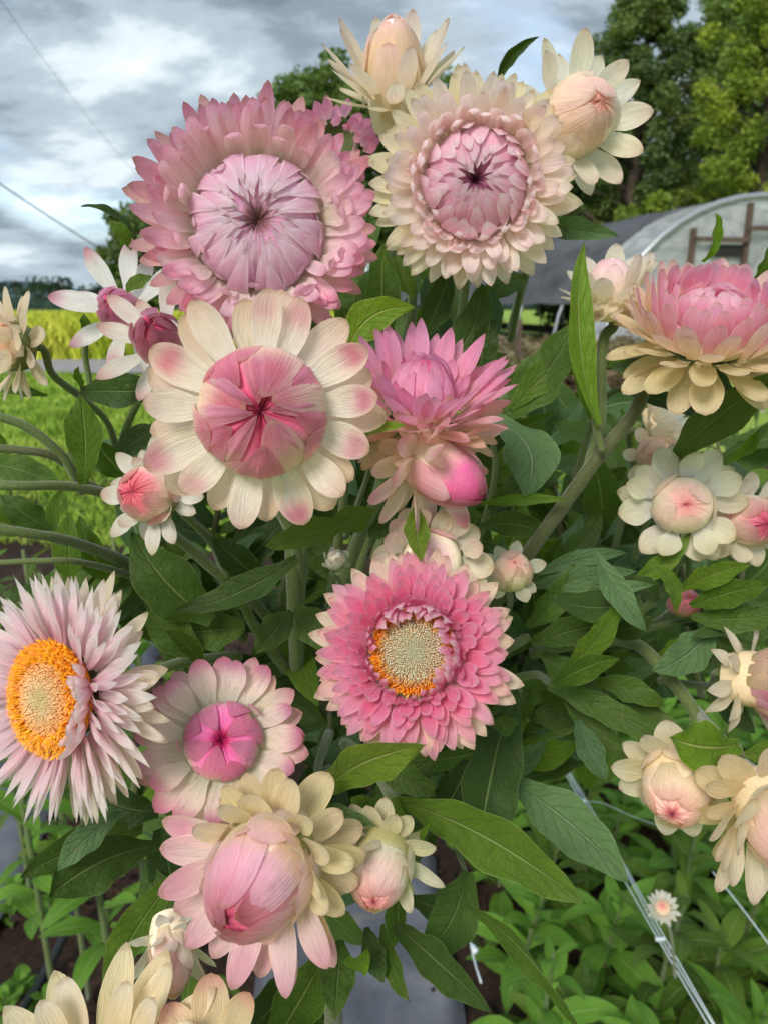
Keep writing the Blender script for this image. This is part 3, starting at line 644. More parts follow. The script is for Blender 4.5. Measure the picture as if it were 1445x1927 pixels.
def plant(name, label, cat, x, y, h, nleaf, ms, seed, group, s0=1.0, lean=(0, 0), rad=.004, top=.35, base=0.05, mat=STEM, z=0.0):
    rnd = random.Random(seed); t = thing(name, label, cat, (x, y, z), None, group)
    pts = [np.array([0, 0, -.02]), np.array([lean[0]*.4, lean[1]*.4, h*.5]), np.array([lean[0], lean[1], h])]
    V, f, U = tube_data(pts, [rad, rad*.85, rad*.45], 6, 12, .08); mk('stem', V, f, mat, t, uv=U)
    C = spline(pts, 30)
    for k in range(nleaf):
        q = base+(1-base)*(k+.5)/nleaf; c = C[min(29, int(q*29))]; a = k*2.4+rnd.uniform(-.3, .3); s = s0*(1-(1-top)*q**3)*rnd.uniform(.75, 1.2)
        M = Matrix.Translation(Vector(c)) @ Matrix.Rotation(a, 4, 'Z') @ Matrix.Rotation(-R(lerp(0, 48, q)+rnd.uniform(-14, 14)), 4, 'Y') @ Matrix.Rotation(R(rnd.uniform(-25, 25)), 4, 'X') @ Matrix.Diagonal((s, s, s, 1))
        place('leaf', rnd.choice(ms), t, mat4=M)
    return t
rnd = random.Random(21); k = 0
for iy, yy in enumerate(np.arange(.74, 3.0, .115)):
    for xx in np.arange(.22+.04*(iy % 2), .17+min(yy*.62+.15, 1.7), .108+.014*yy):
        x = xx+rnd.uniform(-.03, .03); y = yy+rnd.uniform(-.04, .04); 
        plant('bed_plant', 'leafy green seedling crowded among its like in the bed, lower right', 'plant', x, y, rnd.uniform(.18, .34), int(22-4*min(3, yy-.8)), BEDL if rnd.random() < .75 else BEDL2, k, 'young plants crowding the lower right bed', rnd.uniform(1.15, 1.6), (rnd.uniform(-.04, .04), rnd.uniform(-.04, .04))); k += 1
for px, py, n_, s_ in ((40, 1655, 9, 1.0), (95, 1680, 8, .9), (20, 1700, 7, .8), (110, 1570, 10, 1.0), (160, 1590, 8, .8), (60, 1610, 8, .9), (165, 1790, 6, .7), (40, 1840, 9, 1.0), (90, 1870, 7, 1.0), (10, 1870, 8, 1.0), (200, 1700, 4, .5), (150, 1480, 8, 1), (30, 1480, 9, 1)):
    g_ = G(px, py+20, .03); plant('weed', 'low round-leaved weed sprouting from the soil at lower left', 'weed', g_[0], g_[1], .05, n_, WEED, k, 'round-leaved weeds on the lower left soil', s_, rad=.002); k += 1
rnd = random.Random(77)
for i, (px, y, h) in enumerate([(930, 1.9, .80), (1000, 2.1, .82), (1070, 1.9, .80), (1140, 2.2, .84), (1200, 2.0, .82), (1270, 2.2, .84), (1330, 2.0, .86), (1400, 2.3, .86), (1450, 2.0, .84), (960, 2.6, .80), (1040, 2.8, .82), (1110, 2.6, .8), (1180, 2.9, .84), (1250, 2.7, .82), (1320, 2.9, .84), (1390, 2.8, .84), (1460, 2.7, .82),
        (900, 1.7, .78), (840, 1.6, .78), (760, 1.5, .8)]):
    x = (px-722.5)/F*y*1.03
    plant('strawflower_plant', 'tall blue-green leafy plant without blooms in the row behind the flowers', 'plant', x, y, h+rnd.uniform(-.03, .03), 34, rnd.choice([TALL, TALL, TALL2, TALL3]), 300+i, 'tall leafy plants behind the flowers on the right', rnd.uniform(.85, 1.15), (rnd.uniform(-.06, .06), rnd.uniform(-.05, .05)), .005, .5, .35)
for i, (px, y, h) in enumerate([(-40, .85, .80), (40, .95, .78), (110, .8, .80), (190, .9, .83), (270, .75, .84), (30, 1.3, .62), (150, 1.4, .62), (240, 1.15, .7), (-60, 1.1, .7)]):
    x = (px-722.5)/F*y*1.03
    plant('strawflower_plant', 'tall leafy plant without blooms standing beyond the left-hand stems', 'plant', x, y, h, 30, rnd.choice([TALL3, BEDL]), 400+i, 'leafy plants beyond the left-hand stems', rnd.uniform(.8, 1.1), (rnd.uniform(-.06, .06), rnd.uniform(-.05, .05)), .005, .5, .3)

# ------------------------------------------------ trellis netting
M_NET = mat_simple('white_plastic_net', lambda nt, o: principled(nt, S(214, 224, 228), .25, None, .6))
net = thing('trellis_netting', 'white plastic support netting stretched over the lower right bed', 'netting', (0.2, .8, .40))
def strand(p, r=.0008): V, f, U = tube_data(np.array(p)-np.array(net.location), r, 5, 30, .1); mk('strand', V, f, M_NET, net, uv=U)
L0 = [G(x, y, .42) for x, y in ((960, 1268), (1000, 1335), (1041, 1410), (1095, 1508), (1160, 1622), (1242, 1768), (1345, 1945))]
for off in (-.0028, .0028, .0062): strand([q+np.array([off*(1+.3*math.sin(i*2)), 0, .0015*math.sin(i*3+off*900)]) for i, q in enumerate(L0)], .0007)
for i, q in enumerate(L0[1:6]):
    if i in (1, 2): strand([q, q+np.array([.03, .004, -.006]), q+np.array([.07, -.006, -.02]), q+np.array([.12, .01, -.05])], .0004)
    V, f, U = tube_data([q-np.array([.0055, 0, 0]), q+np.array([.0055, .001, 0])], [.0022, .0022], 8, 5, .2); mk('knot', V-np.array(net.location), f, M_NET, net, uv=U)
strand([G(1340, 1640, .42), G(1400, 1715, .42), G(1470, 1810, .42)])
net2 = thing('trellis_netting', 'short stretch of wet netting with white knots over dark soil, bottom centre', 'netting', tuple(G(880, 1750, .25)))
def strand2(p, r): V, f, U = tube_data(np.array(p)-np.array(net2.location), r, 6, 16, .5); mk('strand', V, f, M_NET, net2, uv=U)
strand2([G(868, 1690, .25), G(878, 1725, .25), G(890, 1800, .25), G(905, 1850, .25)], .0012)
for x, y in ((879, 1728), (886, 1760), (892, 1786)): V, f, U = tube_data([G(x-4, y-5, .25), G(x+4, y+6, .25)], .004, 6, 5, .5); mk('knot', V-np.array(net2.location), f, M_NET, net2, uv=U)
# ================================================================== FLOWERS
CREAM = S(244, 228, 202); CREAM2 = S(234, 211, 172); CREAM3 = S(224, 192, 146); IVORY = S(250, 243, 230); WHITE = S(250, 246, 242)
PINK = S(232, 130, 170); PINKL = S(242, 178, 200); PINKP = S(244, 208, 218); HOT = S(238, 100, 162); HOTD = S(222, 62, 138)
ROSE = S(205, 88, 125); ROSED = S(168, 42, 84); MAUVE = S(222, 160, 198); MAUVEL = S(240, 206, 228); SALMON = S(240, 165, 148); PEACH = S(242, 196, 160)
MAROON = S(130, 20, 60); BROWN = S(95, 62, 58); GRN = S(120, 130, 75)

# A: the giant pink bloom, upper left
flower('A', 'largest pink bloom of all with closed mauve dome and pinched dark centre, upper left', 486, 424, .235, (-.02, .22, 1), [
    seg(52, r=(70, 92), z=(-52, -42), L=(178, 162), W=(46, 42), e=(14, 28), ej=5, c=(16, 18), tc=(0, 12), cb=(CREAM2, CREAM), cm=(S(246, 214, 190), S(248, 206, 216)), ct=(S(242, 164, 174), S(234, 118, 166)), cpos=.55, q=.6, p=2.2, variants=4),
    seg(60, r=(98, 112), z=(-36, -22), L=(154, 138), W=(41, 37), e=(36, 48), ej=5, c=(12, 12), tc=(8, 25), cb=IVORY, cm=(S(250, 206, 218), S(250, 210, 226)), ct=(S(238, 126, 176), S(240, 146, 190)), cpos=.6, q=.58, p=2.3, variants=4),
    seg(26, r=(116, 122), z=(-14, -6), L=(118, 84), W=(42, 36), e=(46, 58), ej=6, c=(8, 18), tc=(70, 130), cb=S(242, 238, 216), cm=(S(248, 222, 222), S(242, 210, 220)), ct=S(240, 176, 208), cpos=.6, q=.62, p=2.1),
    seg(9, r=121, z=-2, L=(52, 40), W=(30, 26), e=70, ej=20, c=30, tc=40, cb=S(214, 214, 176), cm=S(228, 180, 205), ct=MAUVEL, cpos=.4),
    seg(26, dome=1, R=(120, 114), H=(60, 64), th0=(-25, 10), th1=(56, 70), W=(44, 38), lift=(7, 4), tl=(2, 5), sag=2, roll=3, cb=S(240, 230, 222), cm=S(242, 190, 220), ct=(S(246, 216, 236), S(250, 230, 244)), edge=S(253, 242, 250), es=.6, cpos=.45, um=.3, bw=.8, q=.8, p=1.6, crease=1.4),  # edge: pale papery rims, with their white highlights put into the colour
    seg(38, variants=5, dome=1, R=(114, 106), H=(62, 60), th0=(10, 30), th1=(66, 77), W=(38, 24), lift=(3, 1), tl=(4, 7), sag=2, roll=2.5, edge=S(253, 242, 250), es=.5, cb=S(242, 190, 220), cm=S(244, 204, 228), ct=(S(250, 230, 244), S(246, 224, 238)), cpos=.5, um=.25, bw=.95, q=.9, p=1.7, crease=1.8),  # edge again paints rim highlights over the pale papery margin
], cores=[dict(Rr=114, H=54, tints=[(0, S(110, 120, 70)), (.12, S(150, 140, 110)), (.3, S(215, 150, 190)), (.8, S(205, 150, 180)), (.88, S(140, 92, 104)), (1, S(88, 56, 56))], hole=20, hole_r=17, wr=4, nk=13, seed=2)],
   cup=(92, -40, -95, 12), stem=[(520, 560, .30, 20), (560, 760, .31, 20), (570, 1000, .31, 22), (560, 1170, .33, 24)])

# B: pale pink and cream bloom, upper right of A
flower('B', 'pale pink and cream bloom with curled white tips round a small dark hole, top centre', 893, 343, .262, (.02, .12, 1), [
    seg(38, variants=4, r=(56, 72), z=(-48, -36), L=(150, 130), W=(50, 44), e=(4, 16), ej=5, c=(8, 12), cb=CREAM2, cm=(S(240, 226, 180), S(246, 232, 200)), ct=(S(244, 232, 190), S(248, 232, 208)), q=.72, p=2.1),
    seg(44, variants=4, r=(76, 90), z=(-30, -16), L=(126, 106), W=(42, 36), e=(24, 42), ej=5, c=(12, 16), tc=(0, 40), cb=CREAM, cm=(S(250, 236, 218), S(252, 232, 228)), ct=(S(250, 232, 220), S(250, 216, 222)), q=.7, p=2.2),
    seg(36, r=(90, 96), z=(-12, 0), L=(84, 62), W=(38, 34), e=(44, 60), ej=5, c=(20, 30), tc=(60, 110), cb=S(230, 214, 190), cm=S(248, 216, 218), ct=S(254, 238, 244), q=.7, p=1.9, cup=.4),
    seg(26, dome=1, R=(95, 92), H=(62, 60), th0=(-10, 10), th1=(42, 62), W=(38, 34), lift=(5, 3), tl=(12, 8), roll=6, cb=S(246, 214, 224), cm=S(248, 200, 220), ct=S(254, 236, 244), um=.4, bw=.75, q=.75, p=1.7, crease=1.2),
    seg(30, dome=1, R=(90, 84), H=(58, 54), th0=(18, 35), th1=(70, 84), W=(34, 26), lift=(3, 1), tl=(9, 5), roll=5, cb=S(246, 200, 220), cm=S(244, 186, 212), ct=S(250, 220, 234), um=.35, bw=.8, q=.85, p=1.5, crease=1.2),
], cores=[dict(Rr=92, H=52, tints=[(0, S(110, 110, 70)), (.2, S(180, 130, 150)), (.6, S(200, 120, 155)), (.88, S(130, 66, 96)), (1, S(80, 36, 56))], hole=20, hole_r=10, wr=4, nk=9, seed=5)],
   cup=(74, -38, -84, 10), stem=[(880, 480, .32, 18), (860, 640, .34, 18), (800, 850, .34, 20), (700, 1050, .34, 22)])

# C: cream flower with a big round pink bud, front
flower('C', 'cream flower with pink-blotched petals round a big puckered pink button, in front', 494, 776, .187, (-.03, .02, 1), [
    seg(13, jit=6, r=(70, 80), z=(-44, -38), L=(162, 146), W=(80, 70), e=(-6, 0), ej=4, c=(4, 6), cb=S(242, 232, 208), cm=S(246, 228, 202), ct=S(242, 208, 172), q=.58, p=2.3, um=.55, bw=.55, cup=.16, wav=2, blotch=S(236, 168, 168), bp=.4, bs=.5),
    seg(13, jit=5, variants=5, r=(98, 106), z=(-28, -20), L=(142, 122), W=(74, 64), e=(0, 12), ej=6, c=(6, 10), cb=S(252, 246, 236), cm=S(248, 234, 218), ct=S(244, 206, 184), q=.58, p=2.3, um=.55, bw=.62, cup=.2, wav=2, blotch=S(218, 78, 126), bp=.7),
    seg(3, az0=30, r=116, z=-8, L=(60, 46), W=(52, 44), e=(60, 75), c=60, tc=40, cb=IVORY, cm=S(240, 190, 180), ct=S(222, 100, 135), q=.5),
    seg(8, variants=6, dome=1, R=(121, 119), H=(98, 96), th0=(-30, -15), th1=(40, 80), W=(96, 92), lift=(4, 2), tl=0, roll=2.5, cb=S(244, 238, 214), cm=S(246, 228, 206), ct=(S(226, 120, 156), S(206, 76, 124)), cpos=.38, blotch=S(210, 76, 124), bp=.7, bs=.95, bw_=.24, um=.35, bw=.9, q=.6, p=2.1, crease=3, edge=S(240, 206, 196), es=.25),  # edge: papery rim colour that also paints in the rim highlights
    seg(11, variants=8, dome=1, R=117, H=94, th0=(-8, 22), th1=(62, 85), W=(80, 40), lift=(2, 1), tl=0, roll=4, sag=2, cb=S(246, 230, 212), cm=S(230, 130, 168), ct=S(200, 74, 120), cpos=.45, um=.3, bw=.95, q=.75, p=1.7, crease=5, edge=S(242, 200, 205), es=.2),  # edge: pale rim with painted highlight, as on the row above
], nu=14, nv=11, cores=[dict(Rr=115, H=92, tints=[(0, S(120, 128, 70)), (.1, S(236, 226, 196)), (.28, S(238, 190, 188)), (.5, S(220, 112, 148)), (.75, S(205, 84, 122)), (.92, S(165, 45, 80)), (1, S(130, 25, 60))], hole=10, hole_r=18, wr=9, nk=7, seed=4)],
   cup=(90, -32, -90, 12), stem=[(500, 900, .26, 24), (560, 1040, .29, 22), (560, 1200, .33, 24)])

# D: pink cup seen from the side
flower('D', 'bright pink cup seen from the side, upright petals above tan ones, centre', 794, 756, .222, (.10, .86, .46), [
    seg(26, r=(34, 50), z=(-58, -46), L=(118, 112), W=(46, 44), e=(-34, -10), ej=7, c=(-4, 10), cb=CREAM3, cm=(S(226, 196, 142), CREAM2), ct=(S(230, 196, 140), S(240, 198, 158)), q=.55, p=2.3),
    seg(24, r=(58, 72), z=(-34, -18), L=(112, 116), W=(42, 44), e=(4, 24), ej=6, c=(8, 12), cb=CREAM2, cm=(PEACH, S(240, 176, 184)), ct=(S(244, 186, 170), S(240, 150, 182)), q=.75, p=1.9),
    seg(30, r=(72, 76), z=(-16, 2), L=(130, 122), W=(42, 44), e=(34, 58), ej=4, c=(6, 4), cb=S(240, 190, 180), cm=(S(242, 158, 188), S(244, 150, 198)), ct=(S(236, 130, 178), S(240, 132, 190)), q=.8, p=1.8),
    seg(14, r=(66, 60), z=2, L=(66, 58), W=(36, 34), e=(60, 72), ej=4, c=(8, 14), cb=S(244, 160, 196), cm=S(244, 150, 200), ct=S(226, 112, 160), q=.9, p=1.7),
    seg(20, dome=1, R=(62, 55), H=(88, 92), th0=(-10, 20), th1=(58, 84), W=(38, 28), lift=(4, 1), tl=2, roll=3, cb=S(242, 170, 204), cm=S(246, 176, 212), ct=(S(238, 142, 190), S(216, 90, 150)), q=.95, p=1.5, um=.4, bw=.8),
], cores=[dict(Rr=56, H=82, tints=[(0, S(220, 150, 170)), (.6, S(236, 140, 185)), (1, S(170, 50, 100))], seed=6)],
   cup=(60, -45, -82, 12), stem=[(790, 850, .25, 20), (745, 900, .26, 22), (700, 960, .27, 24), (665, 1040, .30, 26), (620, 1180, .33, 26)])

# E: the pink bud hanging under D
flower('E', 'deep pink pointed bud with long pale petals, tucked under the pink cup', 822, 878, .217, (.72, -.46, .48), [
    seg(13, r=(22, 36), z=(-46, -34), L=(100, 120), W=(42, 46), e=(-28, 4), ej=8, c=12, cb=CREAM3, cm=CREAM2, ct=(S(232, 206, 160), S(240, 190, 176)), q=.5, p=2.4),
    seg(15, r=(42, 52), z=(-28, -10), L=(124, 108), W=(48, 44), e=(10, 38), ej=8, c=8, cb=CREAM, cm=S(242, 206, 200), ct=S(228, 128, 158), q=.55, p=2.3, edge=S(246, 214, 214), es=.4),
    seg(7, dome=1, R=(58, 54), H=(116, 114), th0=(-20, 0), th1=(40, 84), W=(66, 60), lift=(4, 1), tl=1, roll=4, cb=S(242, 214, 200), cm=(S(236, 170, 190), S(222, 112, 160)), ct=(S(240, 196, 208), S(176, 40, 98)), q=.65, p=1.9, um=.4, bw=.8),
], cores=[dict(Rr=54, H=112, tints=[(0, CREAM), (.4, S(214, 100, 150)), (1, S(150, 30, 90))], seed=8)],
   cup=(36, -38, -66, 9), stem=[(770, 880, .245, 20), (740, 920, .262, 22)])

# F: hot pink with the open disc
flower('F', 'hot pink bloom with an open greenish disc rimmed in orange, centre below', 777, 1226, .2, (-.03, .06, 1), [
    seg(36, r=(70, 82), z=(-56, -44), L=(138, 122), W=(54, 48), e=(4, 14), ej=5, c=(4, 8), cb=CREAM, cm=(CREAM, S(246, 212, 200)), ct=(S(246, 222, 186), S(246, 186, 186)), cpos=.5, q=.75, p=2.0),
    seg(42, r=(80, 86), z=(-40, -26), L=(120, 96), W=(46, 38), e=(14, 28), ej=5, c=(6, 8), cb=(CREAM, S(240, 180, 190)), cm=(S(246, 168, 190), S(244, 132, 176)), ct=(S(246, 158, 186), S(246, 136, 182)), cpos=.42, edge=S(250, 196, 208), es=.4, q=.75, p=1.9),
    seg(50, r=(86, 88), z=(-24, -8), L=(92, 52), W=(38, 30), e=(28, 46), ej=6, c=(8, 18), tc=(0, 30), cb=S(238, 110, 160), cm=(S(244, 108, 166), S(244, 98, 164)), ct=(S(246, 136, 184), S(250, 168, 208)), cpos=.5, q=.75, p=1.9, edge=S(252, 190, 216), es=.45),
    seg(46, r=(88, 84), z=(-4, 6), L=(44, 30), W=(26, 18), e=(55, 85), ej=14, c=(30, 70), tc=(20, 50), cb=S(236, 92, 154), cm=HOT, ct=(S(246, 160, 200), S(252, 206, 226)), q=.9, p=1.6, wav=2),
    seg(30, az0=-50, arc=190, r=86, z=4, L=(62, 44), W=(26, 20), e=(82, 112), ej=16, c=40, tc=30, cb=HOT, cm=S(244, 140, 190), ct=S(252, 214, 230), q=1.0, p=1.4, wav=3),
], cup=(80, -40, -85, 12), stem=[(770, 1300, .27, 22), (700, 1400, .32, 24), (640, 1450, .34, 24)])
# G: white pink one with the fluffy orange ring, left edge
flower('G', 'white and pale pink narrow-petalled bloom with a fluffy orange ring, left edge', 92, 1314, .2, (-.80, .0, .60), [
    seg(38, r=(78, 92), z=(-70, -56), L=(160, 156), W=(44, 38), e=(-4, 8), ej=6, c=(4, 8), cb=CREAM, cm=(CREAM, S(242, 226, 208)), ct=(S(240, 226, 190), S(246, 232, 220)), q=.75, p=1.9),
    seg(56, r=(90, 98), z=(-50, -30), L=(156, 140), W=(34, 28), e=(4, 14), ej=6, c=(4, 8), cb=S(246, 214, 220), cm=(S(250, 238, 234), S(250, 226, 232)), ct=(S(252, 246, 240), S(253, 248, 248)), q=1.0, p=1.5, bend=.7, cup=.2),
    seg(60, r=(98, 100), z=(-26, -8), L=(142, 108), W=(28, 20), e=(12, 32), ej=8, c=(0, 6), cb=S(246, 176, 198), cm=S(250, 214, 226), ct=(S(254, 246, 248), S(252, 236, 242)), q=1.0, p=1.4, bend=.8, cup=.2),
    seg(16, az0=-35, arc=80, r=100, z=(-16, -2), L=(60, 42), W=(40, 30), e=(35, 60), ej=16, c=30, tc=(30, 70), cb=S(238, 180, 195), cm=S(244, 206, 216), ct=S(250, 232, 238), q=.55, p=2.2, wav=3, cup=.6),
], cup=(84, -52, -95, 13), stem=[(230, 1300, .27, 22), (330, 1250, .30, 20), (450, 1235, .33, 22)], roll=0)

def florets(root, s, Rr, H, n, colf, hf, rf, seed=0, name='disc_florets', z0=0, lean=.0, spikes=0):
    rnd = random.Random(seed); J = Joined()
    for k in range(n):
        rr = math.sqrt((k+.5)/n); a = R(k*GOLD)+rnd.uniform(-.05, .05); rr = rr*rnd.uniform(.985, 1.015); h = hf(rr)*rnd.uniform(.55, 1.4); q = rf(rr)*rnd.uniform(.85, 1.1)
        base = np.array([Rr*rr*math.cos(a), Rr*rr*math.sin(a), z0+H*(1-rr**2.6)])
        ou = np.array([math.cos(a), math.sin(a), 0]); up = np.array([0, 0, 1.])+ou*(lean*rr)+np.array([rnd.uniform(-.2, .2), rnd.uniform(-.2, .2), 0])*(1+3*spikes*rr)*.4
        up /= np.linalg.norm(up); e1 = np.cross(up, [0, 1, .01]); e1 /= np.linalg.norm(e1); e2 = np.cross(up, e1)
        V = []; m = 5
        for lvl, (zz_, r_) in enumerate(((0, q*.9), (h*.65, q), (h, q*.55))):
            for j in range(m): an = j*2*math.pi/m; V.append((base+up*zz_+(e1*math.cos(an)+e2*math.sin(an))*r_)*s)
        V.append((base+up*(h*(.95 if rr > .6 else 1.05)))*s)
        f = [(l*m+j, l*m+(j+1) % m, (l+1)*m+(j+1) % m, (l+1)*m+j) for l in range(2) for j in range(m)]+[(2*m+j, 2*m+(j+1) % m, 3*m) for j in range(m)]
        c = colf(rr, rnd); J.add(V, f, T=c)
        if spikes and rr > .66 and rnd.random() < spikes:
            for _ in range(2):
                d_ = up+ou*rnd.uniform(-.3, .9)+np.array([rnd.uniform(-.6, .6), rnd.uniform(-.6, .6), 0]); d_ /= np.linalg.norm(d_)
                p0 = base+up*h*.7; p1 = p0+d_*rnd.uniform(7, 15); sx = np.cross(d_, [.3, .5, .8]); sx /= np.linalg.norm(sx); t1 = .9; bend_ = np.array([rnd.uniform(-2, 2), rnd.uniform(-2, 2), 0])
                pm = (p0+p1)/2+bend_
                J.add([(p0+sx*t1)*s, (p0-sx*t1)*s, (pm-sx*t1)*s, (pm+sx*t1)*s, p1*s], [(0, 1, 2, 3), (3, 2, 4)], T=S(252, rnd.randint(150, 205), rnd.choice((20, 60, 110))))
    o = J.build(name, CORE, root); o['kind'] = 'stuff'; return o
def colF(rr, rnd):
    if rr < .66: c = lerp(S(204, 204, 176), S(200, 188, 158), rr/.66)
    elif rr < .84: c = lerp(S(196, 176, 140), S(226, 146, 70), (rr-.66)/.18)
    else: c = lerp(S(236, 132, 22), S(250, 158, 20), min(1, max(0, (rr-.84)/.16)))
    return c*rnd.uniform(.75, 1.15)
t = FLOW['F']; core(t, .2/F, 80, 20, [(0, S(190, 90, 20)), (.5, S(200, 120, 40)), (1, S(160, 160, 120))], z0=-16, name='disc', seed=3)
florets(t, .2/F, 80, 22, 1700, colF, lambda r: 3 if r < .7 else 6, lambda r: 1.25+1.0*r, 4, z0=-12, lean=.3, spikes=.25)
def colG(rr, rnd):
    if rr < .30: c = lerp(S(216, 204, 156), S(236, 204, 160), rr/.30)
    elif rr < .70: c = lerp(S(236, 200, 156), S(240, 168, 96), (rr-.3)/.40)
    else: c = lerp(S(244, 150, 12), S(250, 172, 16), rnd.random())
    return c*rnd.uniform(.8, 1.12)
t = FLOW['G']; core(t, .2/F, 100, 26, [(0, S(220, 120, 10)), (.6, S(230, 140, 40)), (1, S(200, 170, 120))], z0=-14, name='disc', seed=3)
florets(t, .2/F, 101, 28, 2200, colG, lambda r: 4 if r < .7 else 12+4*r, lambda r: 1.2+1.3*r, 5, z0=-10, lean=.55, spikes=.95)

# H: pink dome flower, lower left
flower('H', 'pink-tipped cream flower with flat pink button circled by a green line, lower left', 418, 1394, .213, (-.03, .10, 1), [
    seg(21, r=(50, 58), z=(-38, -30), L=(122, 110), W=(54, 50), e=(2, 8), ej=5, c=(4, 8), cb=CREAM, cm=CREAM, ct=(S(240, 180, 156), S(232, 140, 158)), q=.66, p=2.1, cup=.2),
    seg(20, r=(66, 72), z=(-22, -12), L=(102, 86), W=(50, 44), e=(8, 20), ej=5, c=(6, 10), cb=S(240, 236, 214), cm=S(248, 224, 214), ct=(S(228, 104, 164), S(224, 98, 160)), cpos=.5, q=.55, p=2.3, cup=.2, variants=4),
    seg(5, r=74, z=-4, L=(36, 28), W=(32, 24), e=(60, 80), c=50, tc=30, ej=12, cb=CREAM, cm=S(238, 170, 196), ct=S(240, 180, 206), q=.6),
    seg(9, dome=1, R=(71, 69), H=(38, 37), th0=(-20, 0), th1=(55, 78), W=(58, 48), lift=(3, 1), tl=1, roll=3, cb=S(236, 224, 200), cm=S(228, 130, 176), ct=S(222, 108, 166), q=.8, p=1.6, um=.35, bw=.9, crease=1.5),
], cores=[dict(Rr=70, H=36, tints=[(0, S(96, 110, 60)), (.1, S(210, 205, 170)), (.35, S(224, 130, 174)), (.75, S(216, 96, 156)), (.9, S(165, 20, 80)), (1, S(120, 15, 60))], hole=14, hole_r=12, wr=3, nk=9, seed=9)],
   cup=(52, -30, -68, 10), stem=[(440, 1470, .27, 20), (520, 1500, .31, 22), (600, 1520, .34, 24)])

# I: the big bud pointing down, front
flower('I', 'biggest pale pink egg-shaped bud, hanging down with long cream petals, bottom front', 500, 1632, .175, (-.40, -.42, .74), [
    seg(16, r=(34, 52), z=(-58, -50), L=(138, 134), W=(66, 62), e=(-30, 0), ej=8, c=8, cb=S(226, 200, 140), cm=S(230, 208, 152), ct=S(234, 208, 160), q=.52, p=2.5, cup=.3, variants=4),
    seg(13, az0=165, arc=165, r=(62, 76), z=(-42, -26), L=(166, 160), W=(66, 58), e=(4, 30), ej=8, c=5, cb=S(240, 226, 190), cm=(S(246, 226, 208), S(246, 206, 210)), ct=(S(242, 186, 186), S(236, 158, 184)), q=.6, p=2.2, cup=.24, blotch=S(232, 122, 180), bp=.4, bs=.8, variants=6),
    seg(13, az0=-30, arc=185, r=(60, 76), z=(-44, -24), L=(112, 106), W=(60, 54), e=(4, 46), ej=12, c=14, cb=S(230, 208, 150), cm=S(238, 218, 166), ct=(S(240, 220, 170), S(244, 220, 190)), q=.55, p=2.3, cup=.34, variants=6),
    seg(7, r=(84, 90), z=(-20, -6), L=(88, 72), W=(46, 40), e=(56, 76), ej=6, c=22, cb=S(236, 220, 170), cm=S(244, 220, 190), ct=S(244, 196, 190), q=.6, p=2.1),
    seg(11, dome=1, R=(98, 92), H=(170, 164), th0=(-25, 5), th1=(26, 78), W=(100, 84), lift=(5, 2), tl=(1, 2), roll=6, cb=S(240, 226, 186), cm=(S(248, 220, 216), S(244, 192, 208)), ct=(S(246, 204, 212), S(222, 116, 146)), q=.58, p=2.2, um=.4, bw=.85, cpos=.45, variants=4),
    seg(4, dome=1, R=91, H=163, th0=20, th1=(82, 87), W=(80, 60), lift=1, tl=3, roll=5, cb=S(236, 170, 186), cm=S(232, 140, 164), ct=S(176, 50, 84), q=.8, p=1.7),
], nu=14, nv=11, cores=[dict(Rr=90, H=160, tints=[(0, S(150, 150, 90)), (.2, CREAM), (.5, S(236, 160, 182)), (.85, S(205, 95, 125)), (1, S(140, 30, 60))], wr=3, nk=7, seed=11)],
   cup=(60, -48, -88, 12), stem=[(600, 1470, .23, 22), (620, 1450, .30, 24)])

# J: small bud right of I
flower('J', 'small ivory bud with a dark red tip mark, just right of the big hanging bud', 714, 1622, .192, (-.12, -.72, .66), [
    seg(14, r=(22, 32), z=(-34, -24), L=(78, 92), W=(42, 44), e=(-26, 8), ej=9, c=8, cb=S(222, 206, 150), cm=S(230, 216, 168), ct=S(236, 220, 178), q=.6, p=2.2, variants=4),
    seg(8, r=(42, 50), z=(-18, -8), L=(88, 76), W=(40, 36), e=(24, 56), ej=8, c=10, cb=CREAM, cm=S(236, 226, 196), ct=S(240, 222, 196), q=.65, p=2.0),
    seg(9, dome=1, R=(63, 60), H=(96, 94), th0=(-25, 10), th1=(25, 76), W=(60, 64), lift=(4, 1), tl=1, roll=3.5, cb=S(236, 232, 204), cm=(S(240, 232, 210), S(240, 212, 200)), ct=(S(240, 226, 208), S(230, 160, 156)), q=.55, p=2.3, um=.45, bw=.8),
], cores=[dict(Rr=60, H=93, tints=[(0, S(170, 165, 110)), (.4, S(236, 214, 196)), (.8, S(226, 160, 155)), (.95, S(190, 100, 110)), (1, S(150, 20, 50))], wr=4, nk=8, hole=3, hole_r=10, seed=12)],
   cup=(30, -24, -48, 9), stem=[(724, 1560, .235, 26), (735, 1520, .25, 26), (745, 1480, .28, 26), (660, 1430, .33, 26)], smat=WOOL)

